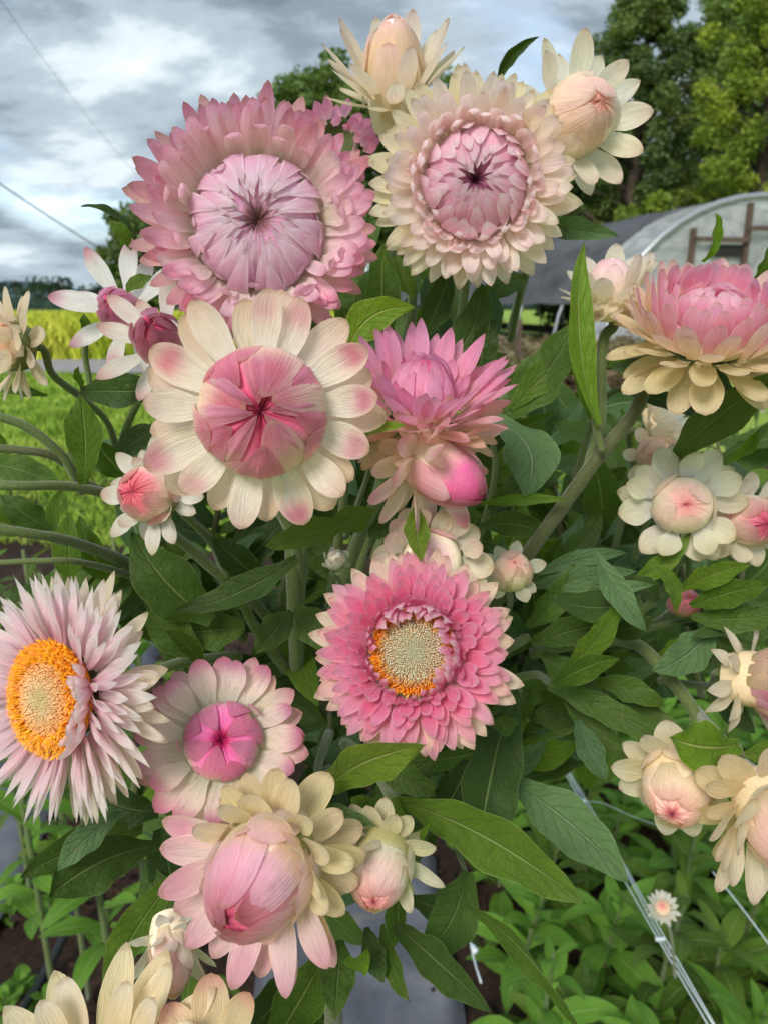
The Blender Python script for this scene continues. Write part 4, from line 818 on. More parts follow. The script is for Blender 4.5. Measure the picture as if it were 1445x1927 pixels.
# K: cream flower cut by the bottom edge
flower('K', 'butter yellow flower cut off by the bottom edge of the photo, petals fanning upwards', 165, 2085, .168, (-.15, .42, .9), [
    seg(15, r=(60, 75), z=(-40, -30), L=(232, 214), W=(74, 66), e=(10, 24), ej=6, c=8, cb=S(232, 208, 150), cm=S(242, 218, 164), ct=S(250, 232, 190), q=.72, p=2.0, cup=.3, variants=4),
    seg(15, r=(85, 95), z=(-22, -8), L=(166, 140), W=(66, 58), e=(26, 46), ej=6, c=8, cb=S(230, 206, 150), cm=S(238, 216, 168), ct=S(246, 232, 208), q=.55, p=2.3, cup=.35, variants=4),
    seg(9, dome=1, R=(92, 88), H=(80, 78), th0=(-20, 0), th1=(40, 76), W=(84, 76), lift=(4, 1), roll=4, cb=CREAM, cm=S(242, 206, 190), ct=S(226, 140, 150), q=.6, p=2.1),
], nu=13, nv=9, cores=[dict(Rr=88, H=76, tints=[(0, CREAM), (.6, S(236, 180, 180)), (1, S(180, 70, 90))], wr=4, seed=3)], cup=(60, -30, -80, 12))
# K2: the single salmon petal tip at the bottom
flower('K2', 'salmon tipped petal poking up at the bottom edge beside the yellow flower', 392, 2010, .172, (0, .3, .9), [
    seg(9, even=True, az0=84, jit=3, r=30, z=0, L=(128, 116), W=(74, 66), e=8, c=6, cb=S(236, 210, 160), cm=S(236, 206, 156), ct=S(238, 160, 136), cpos=.62, q=.55),
], cup=(34, -6, -40, 9))

# L: small bud with white bracts, side view
flower('L', 'small whitish bud with thin ivory petals swept back, left of the big hanging bud', 322, 1778, .205, (-.05, -.85, .42), [
    seg(15, r=(16, 26), z=(-18, -8), L=(62, 78), W=(26, 30), e=(-14, 34), ej=10, c=12, cb=S(206, 206, 160), cm=IVORY, ct=IVORY, q=.75, p=1.9),
    seg(9, r=(30, 36), z=(-6, 4), L=(84, 80), W=(34, 30), e=(48, 72), ej=6, c=10, cb=CREAM, cm=S(240, 226, 216), ct=S(236, 196, 200), q=.7, p=1.9),
    seg(7, dome=1, R=42, H=92, th0=(-10, 0), th1=(50, 80), W=(50, 44), lift=(3, 1), roll=3, cb=CREAM, cm=S(240, 212, 216), ct=S(230, 180, 196), q=.7, p=1.9),
], cores=[dict(Rr=40, H=90, tints=[(0, CREAM), (.6, S(236, 190, 200)), (1, S(200, 120, 140))], seed=3)], cup=(20, -10, -30, 7), stem=[(335, 1720, .24, 16), (400, 1640, .28, 16)])

# M: left bud
flower('M', 'small rosy round bud with short cream petals below the big cream flower on its left', 282, 930, .236, (-.52, .10, .82), [
    seg(13, r=(30, 36), z=(-26, -16), L=(70, 80), W=(34, 36), e=(-10, 8), ej=8, c=8, cb=IVORY, cm=IVORY, ct=S(240, 222, 192), q=.7, p=2.0, variants=4),
    seg(5, r=46, z=-8, L=52, W=36, e=(20, 50), ej=8, c=10, cb=IVORY, cm=IVORY, ct=S(240, 200, 180), q=.6),
    seg(8, dome=1, R=(56, 53), H=(66, 64), th0=(-25, 5), th1=(20, 66), W=(52, 50), lift=(3, 1), roll=3, cb=S(236, 226, 190), cm=S(236, 196, 186), ct=S(216, 110, 120), q=.55, p=2.3, edge=S(236, 190, 180), es=.3),
], cores=[dict(Rr=53, H=64, tints=[(0, S(120, 125, 70)), (.2, S(236, 210, 190)), (.5, S(222, 130, 140)), (1, S(190, 60, 88))], wr=6, nk=10, hole=5, hole_r=12, seed=14)],
   cup=(36, -16, -46, 9), stem=[(345, 965, .27, 16), (400, 1020, .29, 18), (430, 1075, .31, 20), (520, 1180, .34, 22)])

# N: the pair of buds with long white petals
flower('N1', 'white and pink flower with long splayed petals, rear one of the upper left pair', 232, 585, .27, (-.36, .30, .88), [
    seg(11, jit=7, r=(26, 32), z=(-26, -12), L=(104, 110), W=(36, 38), e=(-8, 24), ej=10, c=(14, -14), cb=WHITE, cm=WHITE, ct=S(232, 140, 170), cpos=.6, q=.65, p=2.0, blotch=S(228, 110, 150), bp=.4, variants=5),
    seg(9, dome=1, R=(40, 37), H=(68, 66), th0=(-10, 5), th1=(60, 82), W=(34, 26), lift=(3, 1), roll=3, cb=S(236, 210, 214), cm=S(222, 140, 180), ct=S(205, 96, 150), q=.8, p=1.7, crease=1.5),
], cores=[dict(Rr=37, H=65, tints=[(0, IVORY), (.5, S(214, 120, 165)), (1, S(170, 50, 100))], wr=3, nk=7, seed=15)], cup=(30, -16, -40, 8),
   stem=[(165, 640, .30, 12), (170, 740, .31, 12), (160, 880, .31, 14)])
flower('N2', 'deep rose closed bud with white petals curving under it, touching the giant pink bloom', 300, 640, .245, (-.22, .42, .86), [
    seg(10, jit=7, r=(28, 34), z=(-24, -12), L=(98, 104), W=(38, 36), e=(-6, 20), ej=12, c=(16, -10), cb=WHITE, cm=S(246, 232, 224), ct=S(236, 176, 170), cpos=.6, q=.65, p=2.0, variants=5),
    seg(10, dome=1, R=(46, 42), H=(72, 70), th0=(-10, 5), th1=(60, 80), W=(36, 28), lift=(3, 1), roll=4, cb=S(236, 200, 205), cm=S(205, 110, 150), ct=S(170, 52, 92), q=.8, p=1.6, crease=2),
], cores=[dict(Rr=42, H=69, tints=[(0, IVORY), (.4, S(205, 110, 150)), (.8, S(176, 56, 96)), (1, S(120, 25, 60))], wr=5, nk=8, hole=6, hole_r=10, seed=16)], cup=(32, -16, -42, 8),
   stem=[(280, 720, .29, 14), (230, 840, .31, 14), (260, 960, .32, 16)])
# O: left edge
flower('O', 'cream flower turned away at the left edge, seen from behind its petals', 22, 652, .25, (-.90, .12, .30), [
    seg(16, r=(24, 30), z=(-18, -8), L=(82, 84), W=(38, 40), e=(-22, 10), ej=8, c=10, cb=S(214, 200, 150), cm=CREAM2, ct=CREAM, q=.65, p=2.0),
    seg(12, r=(38, 44), z=(-6, 4), L=(78, 66), W=(40, 38), e=(30, 60), ej=6, c=10, cb=CREAM, cm=S(240, 220, 190), ct=S(244, 206, 180), q=.55, p=2.2),
    seg(7, dome=1, R=(50, 46), H=60, th0=-5, th1=(50, 78), W=48, lift=(3, 1), roll=3, cb=CREAM, cm=PEACH, ct=S(236, 180, 160), q=.6),
], cores=[dict(Rr=46, H=58, tints=[(0, S(110, 120, 70)), (.3, CREAM), (1, SALMON)], seed=3)], cup=(26, -12, -34, 7), stem=[(100, 705, .27, 14), (150, 745, .29, 14)])

# P: top flower, side view
flower('Pt', 'cream goblet-shaped flower standing at the very top, seen from the side', 742, 172, .285, (-.03, .93, .34), [
    seg(12, r=(22, 30), z=(-32, -20), L=(104, 118), W=(32, 32), e=(-4, 22), ej=6, c=(18, 22), cb=S(196, 188, 140), cm=S(220, 206, 160), ct=S(240, 226, 190), q=.7, p=2.0),
    seg(15, r=(36, 44), z=(-14, -2), L=(124, 130), W=(38, 42), e=(34, 54), ej=6, c=(14, 14), cb=S(214, 200, 150), cm=(CREAM, S(240, 222, 196)), ct=(S(240, 230, 204), S(242, 214, 204)), q=.65, p=2.1, variants=5),
    seg(9, dome=1, R=(58, 52), H=(126, 122), th0=(-15, 5), th1=(50, 82), W=(60, 50), lift=(4, 1), roll=4, cb=S(230, 210, 160), cm=S(240, 218, 190), ct=S(240, 206, 200), q=.65, p=2.0, variants=4),
], cores=[dict(Rr=51, H=118, tints=[(0, CREAM), (1, PINKP)], seed=3)], cup=(34, -22, -52, 9), stem=[(745, 260, .32, 16), (750, 420, .36, 16), (720, 560, .37, 16)])
# Pb: the hot pink one hidden behind
flower('Pb', 'half hidden magenta pink flower between the two big upper blooms, behind them', 636, 268, .31, (.1, .3, .9), [
    seg(22, r=(40, 48), z=(-20, -4), L=(44, 38), W=(24, 22), e=(10, 40), ej=6, c=10, cb=PINKL, cm=S(240, 130, 175), ct=S(238, 110, 165), q=.75, p=1.9),
    seg(12, r=30, z=0, L=30, W=22, e=(50, 75), ej=6, c=10, cb=PINKL, cm=PINK, ct=HOT),
], cup=(40, -12, -42, 8))

# Q: top right bud
flower('Q', 'large blushed cream bud with white petals splayed out, top right before the trees', 1082, 225, .262, (.42, .28, .82), [
    seg(13, jit=7, r=(36, 46), z=(-40, -26), L=(92, 104), W=(42, 44), e=(-8, 10), ej=8, c=8, cb=IVORY, cm=IVORY, ct=S(244, 230, 198), q=.75, p=1.9, variants=4),
    seg(9, r=(52, 58), z=(-18, -8), L=(104, 96), W=(48, 44), e=(16, 42), ej=8, c=8, cb=IVORY, cm=S(244, 234, 206), ct=S(244, 214, 184), q=.65, p=2.0, variants=4),
    seg(7, dome=1, R=(70, 67), H=(98, 96), th0=(-25, 0), th1=(40, 80), W=(86, 76), lift=(4, 1), roll=4, cb=S(240, 232, 200), cm=(S(244, 232, 206), S(242, 216, 198)), ct=(S(246, 230, 216), S(238, 208, 198)), q=.62, p=2.1, um=.4, bw=.85),
], cores=[dict(Rr=66, H=95, tints=[(0, S(150, 150, 100)), (.3, CREAM), (.7, S(232, 180, 165)), (1, S(200, 130, 125))], wr=3, nk=6, seed=18)],
   cup=(44, -26, -62, 9), stem=[(1060, 330, .30, 16), (1000, 480, .34, 16), (960, 620, .37, 16)])

# R: the big right one seen from low
flower('R', 'wide low flower, pink middle and cream outer petals, before the plastic tunnel', 1338, 606, .235, (.12, .86, .40), [
    seg(26, r=(60, 74), z=(-62, -50), L=(112, 124), W=(56, 54), e=(-30, -6), ej=6, c=(0, 10), cb=S(220, 192, 134), cm=S(230, 206, 150), ct=S(236, 214, 164), q=.52, p=2.5, variants=4),
    seg(42, r=(86, 104), z=(-42, -24), L=(106, 104), W=(50, 46), e=(6, 48), ej=5, c=(22, 34), cb=S(230, 208, 154), cm=(S(238, 218, 174), S(240, 206, 180)), ct=(S(244, 220, 184), S(242, 190, 190)), q=.55, p=2.4, variants=4),
    seg(40, r=(106, 78), z=(-16, 16), L=(92, 70), W=(44, 40), e=(58, 70), ej=6, c=(30, 48), tc=(0, 10), cb=S(240, 200, 180), cm=(S(240, 166, 186), S(238, 140, 180)), ct=(S(238, 150, 178), S(240, 172, 196)), q=.55, p=2.3, edge=S(250, 214, 214), es=.4, variants=4),
    seg(16, dome=1, R=(74, 66), H=(64, 60), th0=(0, 25), th1=(58, 84), W=(44, 34), lift=(5, 1), tl=2, roll=4, cb=S(238, 160, 190), cm=S(240, 176, 200), ct=S(244, 200, 214), q=.7, p=2.0),
], cores=[dict(Rr=94, H=52, z0=-12, tints=[(0, CREAM), (.2, PINKL), (.6, PINK), (1, ROSED)], seed=3)],
   cup=(70, -50, -84, 13), stem=[(1238, 690, .262, 24), (1190, 780, .262, 25), (1125, 860, .262, 26), (1060, 950, .27, 27), (995, 1040, .28, 27), (900, 1180, .32, 28)], smat=STEM2, group=None)
# S: behind R left
flower('Sm', 'small pale cream flower half behind the left side of the wide right-hand flower', 1150, 556, .262, (-.12, .93, .30), [
    seg(14, r=(24, 32), z=(-22, -14), L=(62, 66), W=(34, 34), e=(-12, 14), ej=6, c=18, cb=S(196, 186, 130), cm=CREAM2, ct=CREAM, q=.6, p=2.2),
    seg(14, r=(36, 42), z=(-8, 0), L=(78, 84), W=(40, 38), e=(36, 60), ej=6, c=16, cb=S(226, 222, 176), cm=S(240, 232, 202), ct=S(244, 230, 212), q=.6, p=2.1),
    seg(7, dome=1, R=44, H=70, th0=0, th1=(60, 80), W=44, lift=(3, 1), roll=3, cb=CREAM, cm=S(244, 226, 220), ct=PINKP, q=.6),
], cores=[dict(Rr=42, H=68, tints=[(0, CREAM), (1, PINKP)], seed=3)], cup=(32, -16, -36, 8), stem=[(1135, 640, .268, 20), (1130, 730, .268, 20), (1128, 800, .265, 20), (1105, 885, .268, 22)])

# T: cream flower right
flower('T', 'flat cream flower with a smooth blush button, right of centre above the small red bud', 1284, 950, .28, (.14, .04, 1), [
    seg(8, jit=8, r=(34, 40), z=(-30, -22), L=(86, 78), W=(56, 52), e=(-6, 4), ej=6, c=8, cb=IVORY, cm=CREAM, ct=S(236, 222, 178), q=.75, p=1.9, variants=4),
    seg(9, jit=8, r=(46, 52), z=(-16, -8), L=(74, 66), W=(52, 46), e=(8, 26), ej=8, c=10, cb=WHITE, cm=S(242, 236, 206), ct=S(236, 222, 178), q=.7, p=2.0, variants=4),
    seg(6, dome=1, R=(56, 54), H=(56, 54), th0=(-25, 5), th1=(35, 70), W=(68, 60), lift=(3, 1), roll=3, cb=S(244, 238, 208), cm=S(246, 234, 214), ct=S(242, 216, 206), q=.55, p=2.4),
], cores=[dict(Rr=54, H=54, tints=[(0, S(150, 150, 100)), (.3, CREAM), (.6, S(236, 190, 176)), (.9, S(220, 150, 150)), (1, S(190, 90, 100))], wr=2, nk=8, seed=20)],
   cup=(40, -20, -50, 9), stem=[(1280, 1040, .31, 14), (1230, 1130, .34, 14), (1120, 1210, .36, 16)])
flower('U', 'rose blushed bud with cream petals at the right edge, next to the flat cream flower', 1410, 978, .288, (.48, -.06, .84), [
    seg(12, jit=7, r=(28, 34), z=(-26, -16), L=(58, 66), W=(38, 38), e=(-8, 12), ej=8, c=8, cb=CREAM, cm=CREAM, ct=CREAM2, q=.7, p=2.0),
    seg(5, r=44, z=-8, L=60, W=40, e=(22, 40), c=8, cb=IVORY, cm=CREAM, ct=CREAM, q=.65),
    seg(7, dome=1, R=(50, 47), H=(64, 62), th0=(-20, 5), th1=(25, 66), W=(56, 50), lift=(3, 1), roll=3, cb=CREAM, cm=S(238, 206, 190), ct=S(222, 140, 150), q=.55, p=2.3),
], cores=[dict(Rr=47, H=62, tints=[(0, CREAM), (.3, S(236, 196, 186)), (.7, S(205, 100, 125)), (1, S(160, 40, 75))], wr=4, nk=9, seed=21)], cup=(32, -16, -42, 8), stem=[(1380, 1050, .32, 14), (1340, 1150, .35, 14)])
flower('V', 'dried white-tipped flower turned away, behind the thick slanting stem', 1232, 800, .36, (.72, .34, .1), [
    seg(18, r=(22, 30), z=(-10, -2), L=(58, 66), W=(22, 22), e=(-10, 30), ej=8, c=10, cb=S(214, 190, 140), cm=CREAM2, ct=CREAM, q=.8, p=1.8),
    seg(18, r=(34, 38), z=(2, 8), L=(76, 66), W=(20, 20), e=(44, 66), ej=8, c=-10, cb=CREAM2, cm=CREAM, ct=WHITE, q=.9, p=1.6),
], cores=[dict(Rr=36, H=24, tints=[(0, CREAM2), (1, CREAM)], seed=3)], cup=(24, -6, -26, 6), stem=[(1190, 900, .40, 12), (1150, 1050, .42, 12)])
flower('V2', 'faded tan bud just under the dried white-tipped flower', 1234, 858, .345, (.25, -.2, .9), [
    seg(9, jit=7, r=(22, 26), z=(-14, -8), L=(40, 44), W=(28, 28), e=(-6, 20), ej=8, c=8, cb=CREAM2, cm=CREAM2, ct=CREAM, q=.65),
    seg(6, dome=1, R=36, H=38, th0=-10, th1=(30, 74), W=44, lift=(3, 1), roll=3, cb=CREAM2, cm=S(232, 204, 180), ct=S(226, 180, 160), q=.6),
], cores=[dict(Rr=34, H=36, tints=[(0, CREAM2), (1, SALMON)], seed=3)], cup=(22, -10, -30, 6), stem=[(1230, 930, .39, 10), (1190, 1060, .41, 12)])
flower('W', 'little greenish cream bud with a faint pink point, right of the hot pink bloom', 962, 1076, .262, (.10, .38, .90), [
    seg(8, jit=8, r=(24, 28), z=(-20, -14), L=(44, 46), W=(30, 28), e=(-4, 20), ej=8, c=8, cb=S(214, 216, 180), cm=S(226, 224, 190), ct=S(226, 216, 176), q=.8, p=1.8),
    seg(5, dome=1, R=(39, 37), H=(48, 46), th0=(-25, 0), th1=(50, 78), W=(52, 46), lift=(2, 1), roll=2, cb=S(222, 214, 176), cm=S(228, 208, 180), ct=S(230, 190, 172), q=.6, p=2.2),
], cores=[dict(Rr=37, H=46, tints=[(0, S(200, 196, 150)), (.5, S(230, 200, 176)), (.92, S(214, 150, 140)), (1, S(170, 60, 80))], seed=22)], cup=(26, -14, -36, 6), stem=[(955, 1150, .31, 12), (900, 1230, .34, 14)])
flower('X', 'tiny white bud just opening, above left of the hot pink bloom', 633, 1056, .275, (.1, .5, .85), [
    seg(9, jit=7, r=(12, 18), z=(-10, -4), L=(18, 24), W=(14, 16), e=(20, 60), c=20, cb=S(170, 180, 120), cm=S(216, 216, 180), ct=IVORY, q=.8),
    seg(5, dome=1, R=19, H=22, th0=-10, th1=(50, 80), W=22, lift=(1.5, .5), roll=1, cb=S(200, 200, 160), cm=IVORY, ct=S(226, 200, 180), q=.7),
], cores=[dict(Rr=18, H=21, tints=[(0, S(160, 170, 110)), (1, IVORY)], nu=14, nv=24)], cup=(15, -6, -20, 5), stem=[(640, 1110, .30, 9), (620, 1200, .33, 10)])
flower('Y', 'tiny red-pink bud nested among green leaves, right middle', 1286, 1136, .285, (.45, .35, .8), [
    seg(7, jit=7, r=16, z=-14, L=(24, 30), W=(18, 18), e=(50, 75), c=20, cb=GRN, cm=S(190, 170, 130), ct=S(214, 150, 140), q=.8),
    seg(7, dome=1, R=(28, 26), H=(36, 34), th0=(-20, 10), th1=(20, 78), W=(28, 26), lift=(2, .5), roll=2, cb=S(214, 170, 150), cm=S(206, 120, 130), ct=S(196, 90, 112), q=.6),
], cores=[dict(Rr=26, H=34, tints=[(0, S(150, 130, 90)), (.5, S(206, 110, 126)), (1, S(160, 50, 80))], nu=18, nv=32)], cup=(19, -10, -26, 5), stem=[(1230, 1170, .32, 11), (1130, 1200, .34, 12)])
flower('Z', 'pink cone flower with sharp straw coloured bracts pointing back, at the right edge', 1418, 1278, .26, (.93, .06, .34), [
    seg(14, r=(34, 40), z=(-22, -10), L=(72, 84), W=(30, 32), e=(-30, 8), ej=12, c=-6, cb=S(220, 206, 160), cm=CREAM, ct=CREAM, q=1.0, p=1.6, variants=4),
    seg(12, r=(48, 54), z=(0, 10), L=(88, 86), W=(40, 38), e=(52, 66), ej=6, c=10, cb=S(214, 190, 136), cm=CREAM2, ct=S(238, 190, 180), q=.8, p=1.8),
    seg(22, r=(54, 58), z=(14, 30), L=(96, 88), W=(34, 32), e=(58, 76), ej=6, c=8, cb=S(240, 180, 190), cm=S(232, 120, 160), ct=S(246, 176, 196), q=.8, p=1.8),
], cores=[dict(Rr=52, H=80, tints=[(0, CREAM2), (1, PINK)], seed=3)], cup=(38, -14, -46, 8), stem=[(1330, 1290, .30, 14), (1240, 1280, .34, 14)])
flower('AA', 'nodding blush bud with a dark red tip spot and cream petals above, lower right', 1272, 1478, .25, (-.02, -.62, .72), [
    seg(13, r=(30, 42), z=(-34, -24), L=(84, 86), W=(54, 52), e=(-12, 22), ej=8, c=10, cb=CREAM2, cm=S(232, 214, 166), ct=CREAM, q=.65, p=2.1, variants=4),
    seg(10, dome=1, R=(67, 62), H=(86, 82), th0=(-25, 10), th1=(12, 66), W=(64, 60), lift=(5, 1), roll=3, cb=S(232, 220, 180), cm=S(240, 222, 196), ct=(S(240, 216, 190), S(236, 184, 172)), q=.5, p=2.5, variants=4),
], cores=[dict(Rr=62, H=80, tints=[(0, CREAM2), (.4, S(238, 206, 188)), (.8, S(232, 176, 168)), (.93, S(190, 90, 100)), (1, MAROON)], wr=5, nk=9, seed=24)], cup=(38, -22, -52, 9),
   stem=[(1290, 1400, .28, 18), (1310, 1350, .285, 24), (1258, 1275, .29, 25), (1200, 1215, .30, 24), (1120, 1205, .32, 22), (1000, 1230, .34, 22)])
flower('AB', 'drooping pale pink flower with long tan petals at the lower right edge', 1462, 1532, .225, (.50, -.62, .50), [
    seg(18, r=(40, 54), z=(-42, -30), L=(100, 108), W=(60, 56), e=(-22, 10), ej=8, c=8, cb=S(220, 190, 130), cm=S(230, 206, 150), ct=S(232, 206, 160), q=.55, p=2.4, variants=4),
    seg(22, r=(68, 76), z=(-18, 4), L=(130, 120), W=(54, 50), e=(30, 58), ej=6, c=8, cb=CREAM2, cm=CREAM, ct=S(242, 214, 196), q=.6, p=2.2, variants=4),
    seg(12, dome=1, R=(78, 72), H=(128, 122), th0=(0, 20), th1=(50, 80), W=(66, 54), lift=(5, 1), roll=4, cb=CREAM, cm=S(242, 206, 200), ct=S(238, 180, 186), q=.65, p=2.0),
], cores=[dict(Rr=72, H=118, tints=[(0, CREAM2), (.5, PINKP), (1, PINK)], seed=3)], cup=(48, -28, -64, 11), stem=[(1400, 1440, .26, 26), (1362, 1400, .27, 26), (1300, 1330, .29, 22)], smat=WOOL)
flower('AC', 'cream flower mostly hidden behind the hot pink bloom, its petals showing above it', 812, 1056, .226, (.05, .10, 1), [
    seg(12, jit=8, r=(40, 48), z=(-20, -14), L=(78, 72), W=(58, 52), e=(0, 10), ej=6, c=8, cb=CREAM, cm=CREAM, ct=CREAM2, q=.6, p=2.3, variants=4),
    seg(9, r=(56, 60), z=(-8, -2), L=(56, 50), W=(46, 42), e=(16, 34), ej=6, c=8, cb=CREAM, cm=S(242, 216, 196), ct=S(242, 200, 180), q=.6),
    seg(6, dome=1, R=(60, 57), H=(40, 38), th0=-10, th1=(40, 76), W=(64, 56), lift=(3, 1), roll=3, cb=CREAM, cm=S(242, 204, 190), ct=PINKL, q=.6),
], cores=[dict(Rr=57, H=38, tints=[(0, S(130, 130, 80)), (.4, CREAM), (1, PINKL)], seed=3)], cup=(44, -14, -48, 8))
flower('AG', 'small straw flower peeking out below the wide right-hand flower, by the right edge', 1436, 712, .30, (.2, -.6, .5), [
    seg(16, jit=7, r=(14, 22), z=(-8, 2), L=(44, 50), W=(14, 14), e=(10, 60), ej=10, c=6, cb=CREAM2, cm=CREAM, ct=IVORY, q=.9, p=1.6),
], cores=[dict(Rr=18, H=22, tints=[(0, GRN), (1, CREAM)], nu=14, nv=24)], cup=(14, -4, -22, 5), stem=[(1420, 660, .33, 9), (1400, 600, .35, 9)])
flower('AD', 'small fuzzy white flower with a pink eye, low in the garden bed', 1246, 1708, .62, (-.1, .35, .9), [
    seg(24, r=(10, 14), z=(-6, 0), L=(24, 20), W=(9, 9), e=(0, 40), ej=8, c=6, cb=CREAM, cm=IVORY, ct=IVORY, q=.9, p=1.6),
], nu=6, nv=3, cores=[dict(Rr=14, H=9, tints=[(0, CREAM), (.5, PEACH), (1, S(230, 120, 130))], nu=12, nv=20)], cup=(11, -4, -16, 3), stem=[(1262, 1760, .66, 6), (1270, 1840, .72, 6)])
flower('AE', 'little pale pink flower glimpsed behind the leaves, right of the hot pink bloom', 1156, 1336, .55, (0, .9, .35), [
    seg(14, r=(6, 10), z=(-3, 1), L=(16, 14), W=(8, 8), e=(10, 50), ej=6, c=8, cb=PINKP, cm=PINKL, ct=IVORY, q=.8),
], nu=6, nv=3, cores=[dict(Rr=9, H=6, tints=[(0, CREAM), (1, PINK)], nu=10, nv=16)], cup=(7, -2, -10, 2), stem=[(1160, 1380, .58, 4)])
# ================================================================== LEAFY STEMS (base px, py, depth) -> (tip px, py, depth), width
B = branch
K = dict
B('leafy stem between the giant pink bloom and the pink cup with a yellow-green arching leaf', [(640, 700, .25, 14), (650, 900, .28, 16), (620, 1150, .33, 20)], [
    ((650, 676, .232), (782, 579, .222), 84, 'bright', 34, 8, 25, K(fold=.15, wave=.06)),
    ((660, 700, .26), (590, 560, .27), 60, 'dark', 10), ((655, 760, .27), (690, 620, .27), 50, 'mid', 0)])
B('tall leafy stem with broad dark leaves between the two big upper blooms', [(780, 470, .31, 18), (770, 620, .32, 20), (730, 850, .33, 22), (660, 1120, .34, 24)], [
    ((735, 640, .29), (725, 455, .29), 82, 'mid', 12, 10, 20), ((790, 640, .30), (845, 500, .29), 66, 'dark', -8), ((830, 700, .30), (905, 530, .29), 84, 'dark', -20),
    ((700, 640, .30), (705, 500, .30), 70, 'dark', 6), ((860, 700, .31), (800, 520, .31), 60, 'grey', 10), ((780, 560, .3), (745, 480, .3), 44, 'mid', 6), ((690, 600, .31), (640, 520, .31), 60, 'dark', 0),
    ((880, 660, .30), (925, 545, .30), 66, 'grey', -14)])
B('olive stem with large dark leaves right of the pink cup', [(1225, 672, .275, 14), (1140, 690, .28, 15), (1050, 702, .285, 16), (960, 738, .29, 17), (880, 860, .32, 18), (800, 1050, .34, 20)], [
    ((935, 790, .29), (1085, 600, .27), 110, 'dark', -16, 10, -15), ((960, 770, .285), (1110, 650, .275), 70, 'mid', 10), ((1060, 700, .28), (1235, 640, .27), 26, 'bright', -10),
    ((900, 720, .30), (930, 600, .29), 60, 'dark', 8)])
B('stem carrying a drooping crinkled blue-green leaf right of the deep pink bud', [(915, 780, .29, 10), (930, 900, .31, 12), (880, 1080, .34, 16)], [
    ((915, 790, .285), (985, 935, .262), 118, 'grey', 44, 22, 0, K(fold=.1, wave=.09, um=.6)), ((905, 948, .27), (1070, 940, .26), 24, 'bright', 4, 6, 10), ((920, 960, .30), (1060, 890, .30), 70, 'dark', 10),
    ((900, 990, .29), (1040, 1010, .28), 54, 'mid', 12), ((930, 870, .31), (1040, 800, .31), 60, 'mid', -6)])
B('upright leaf pair with pale midribs on the small cream flower stem, right', [(1132, 850, .255, 12), (1120, 800, .252, 14), (1118, 760, .25, 12)], [
    ((1126, 800, .248), (1100, 452, .243), 66, 'bright', 26, 6, 12, K(fold=.35, wave=.03, um=.45)), ((1110, 790, .26), (1070, 640, .26), 34, 'mid', 0)])
B('leaf sticking out sideways from behind the pale pink bloom, over the tunnel', [(1010, 430, .31, 10), (985, 520, .33, 12), (960, 640, .36, 14)], [
    ((1010, 424, .29), (1163, 443, .275), 44, 'grey', -2, 6, 30, K(fold=.45, wave=.03)), ((990, 520, .33), (900, 560, .33), 60, 'dark', 0)])
B('thin dark curled leaf rising against the sky at top centre', [(935, 160, .33, 5), (925, 230, .35, 7), (910, 400, .37, 9)], [
    ((935, 160, .32), (1015, 68, .30), 24, 'dark', 14, 4, 45, K(fold=.6, wave=.02))])
B('small upright leaves poking out behind the wide right-hand flower', [(1325, 500, .29, 6), (1330, 600, .30, 8), (1320, 720, .33, 10)], [
    ((1320, 492, .28), (1345, 402, .27), 40, 'bright', -10, 4, 40, K(fold=.4)), ((1415, 530, .28), (1450, 452, .27), 34, 'mid', -6, 4, 30)])
B('big glossy olive leaves slanting in from the right edge', [(1258, 880, .30, 10), (1290, 1000, .32, 12), (1300, 1150, .34, 14)], [
    ((1258, 880, .295), (1475, 700, .215), 96, 'dark', 16, 8, 10, K(fold=.2, um=.55)), ((1330, 880, .30), (1480, 770, .24), 56, 'mid', -4, 6, 20),
    ((1370, 870, .27), (1450, 790, .26), 20, 'bright', 0)])
B('leafy stem crossing under the wide right-hand flower', [(1200, 720, .285, 10), (1130, 760, .30, 10), (1080, 900, .33, 12)], [
    ((1150, 690, .27), (1385, 768, .262), 62, 'grey', 16, 6, 10, K(fold=.3)), ((1300, 680, .262), (1372, 765, .252), 86, 'grey', 0, 8, -10, K(wave=.03)), ((1180, 740, .28), (1340, 790, .28), 40, 'dark', 4),
    ((1170, 700, .28), (1290, 690, .27), 40, 'mid', 10)])
# right-hand radiating cluster
B('dense leafy stem fanning dark leaves to the right of the hot pink bloom', [(990, 1200, .30, 18), (940, 1230, .32, 20), (860, 1290, .34, 24)], [
    ((1205, 1130, .27), (1026, 1124, .25), 78, 'dark', 14, 8, 10, K(fold=.15)), ((1120, 1040, .255), (1216, 1190, .245), 52, 'grey', -8, 8, 0, K(fold=.3, twist=.6)),
    ((1060, 1260, .27), (1170, 1120, .25), 50, 'mid', -10), ((1000, 1210, .29), (1170, 1175, .27), 60, 'dark', 10), ((1040, 1290, .27), (1165, 1238, .25), 54, 'mid', 10, 8, 15),
    ((1020, 1230, .30), (1130, 1300, .28), 60, 'dark', -6), ((990, 1180, .29), (1080, 1060, .28), 54, 'dark', -10), ((1010, 1190, .30), (1010, 1050, .29), 50, 'dark', 8),
    ((1000, 1105, .29), (1200, 1075, .27), 42, 'grey', 6), ((1010, 1080, .29), (1180, 1040, .28), 36, 'grey', 10), ((1060, 1110, .28), (1230, 1100, .27), 34, 'grey', 0),
    ((1000, 1160, .30), (1110, 1180, .29), 50, 'dark', 5), ((1140, 1190, .29), (1230, 1160, .27), 46, 'dark', -5)])
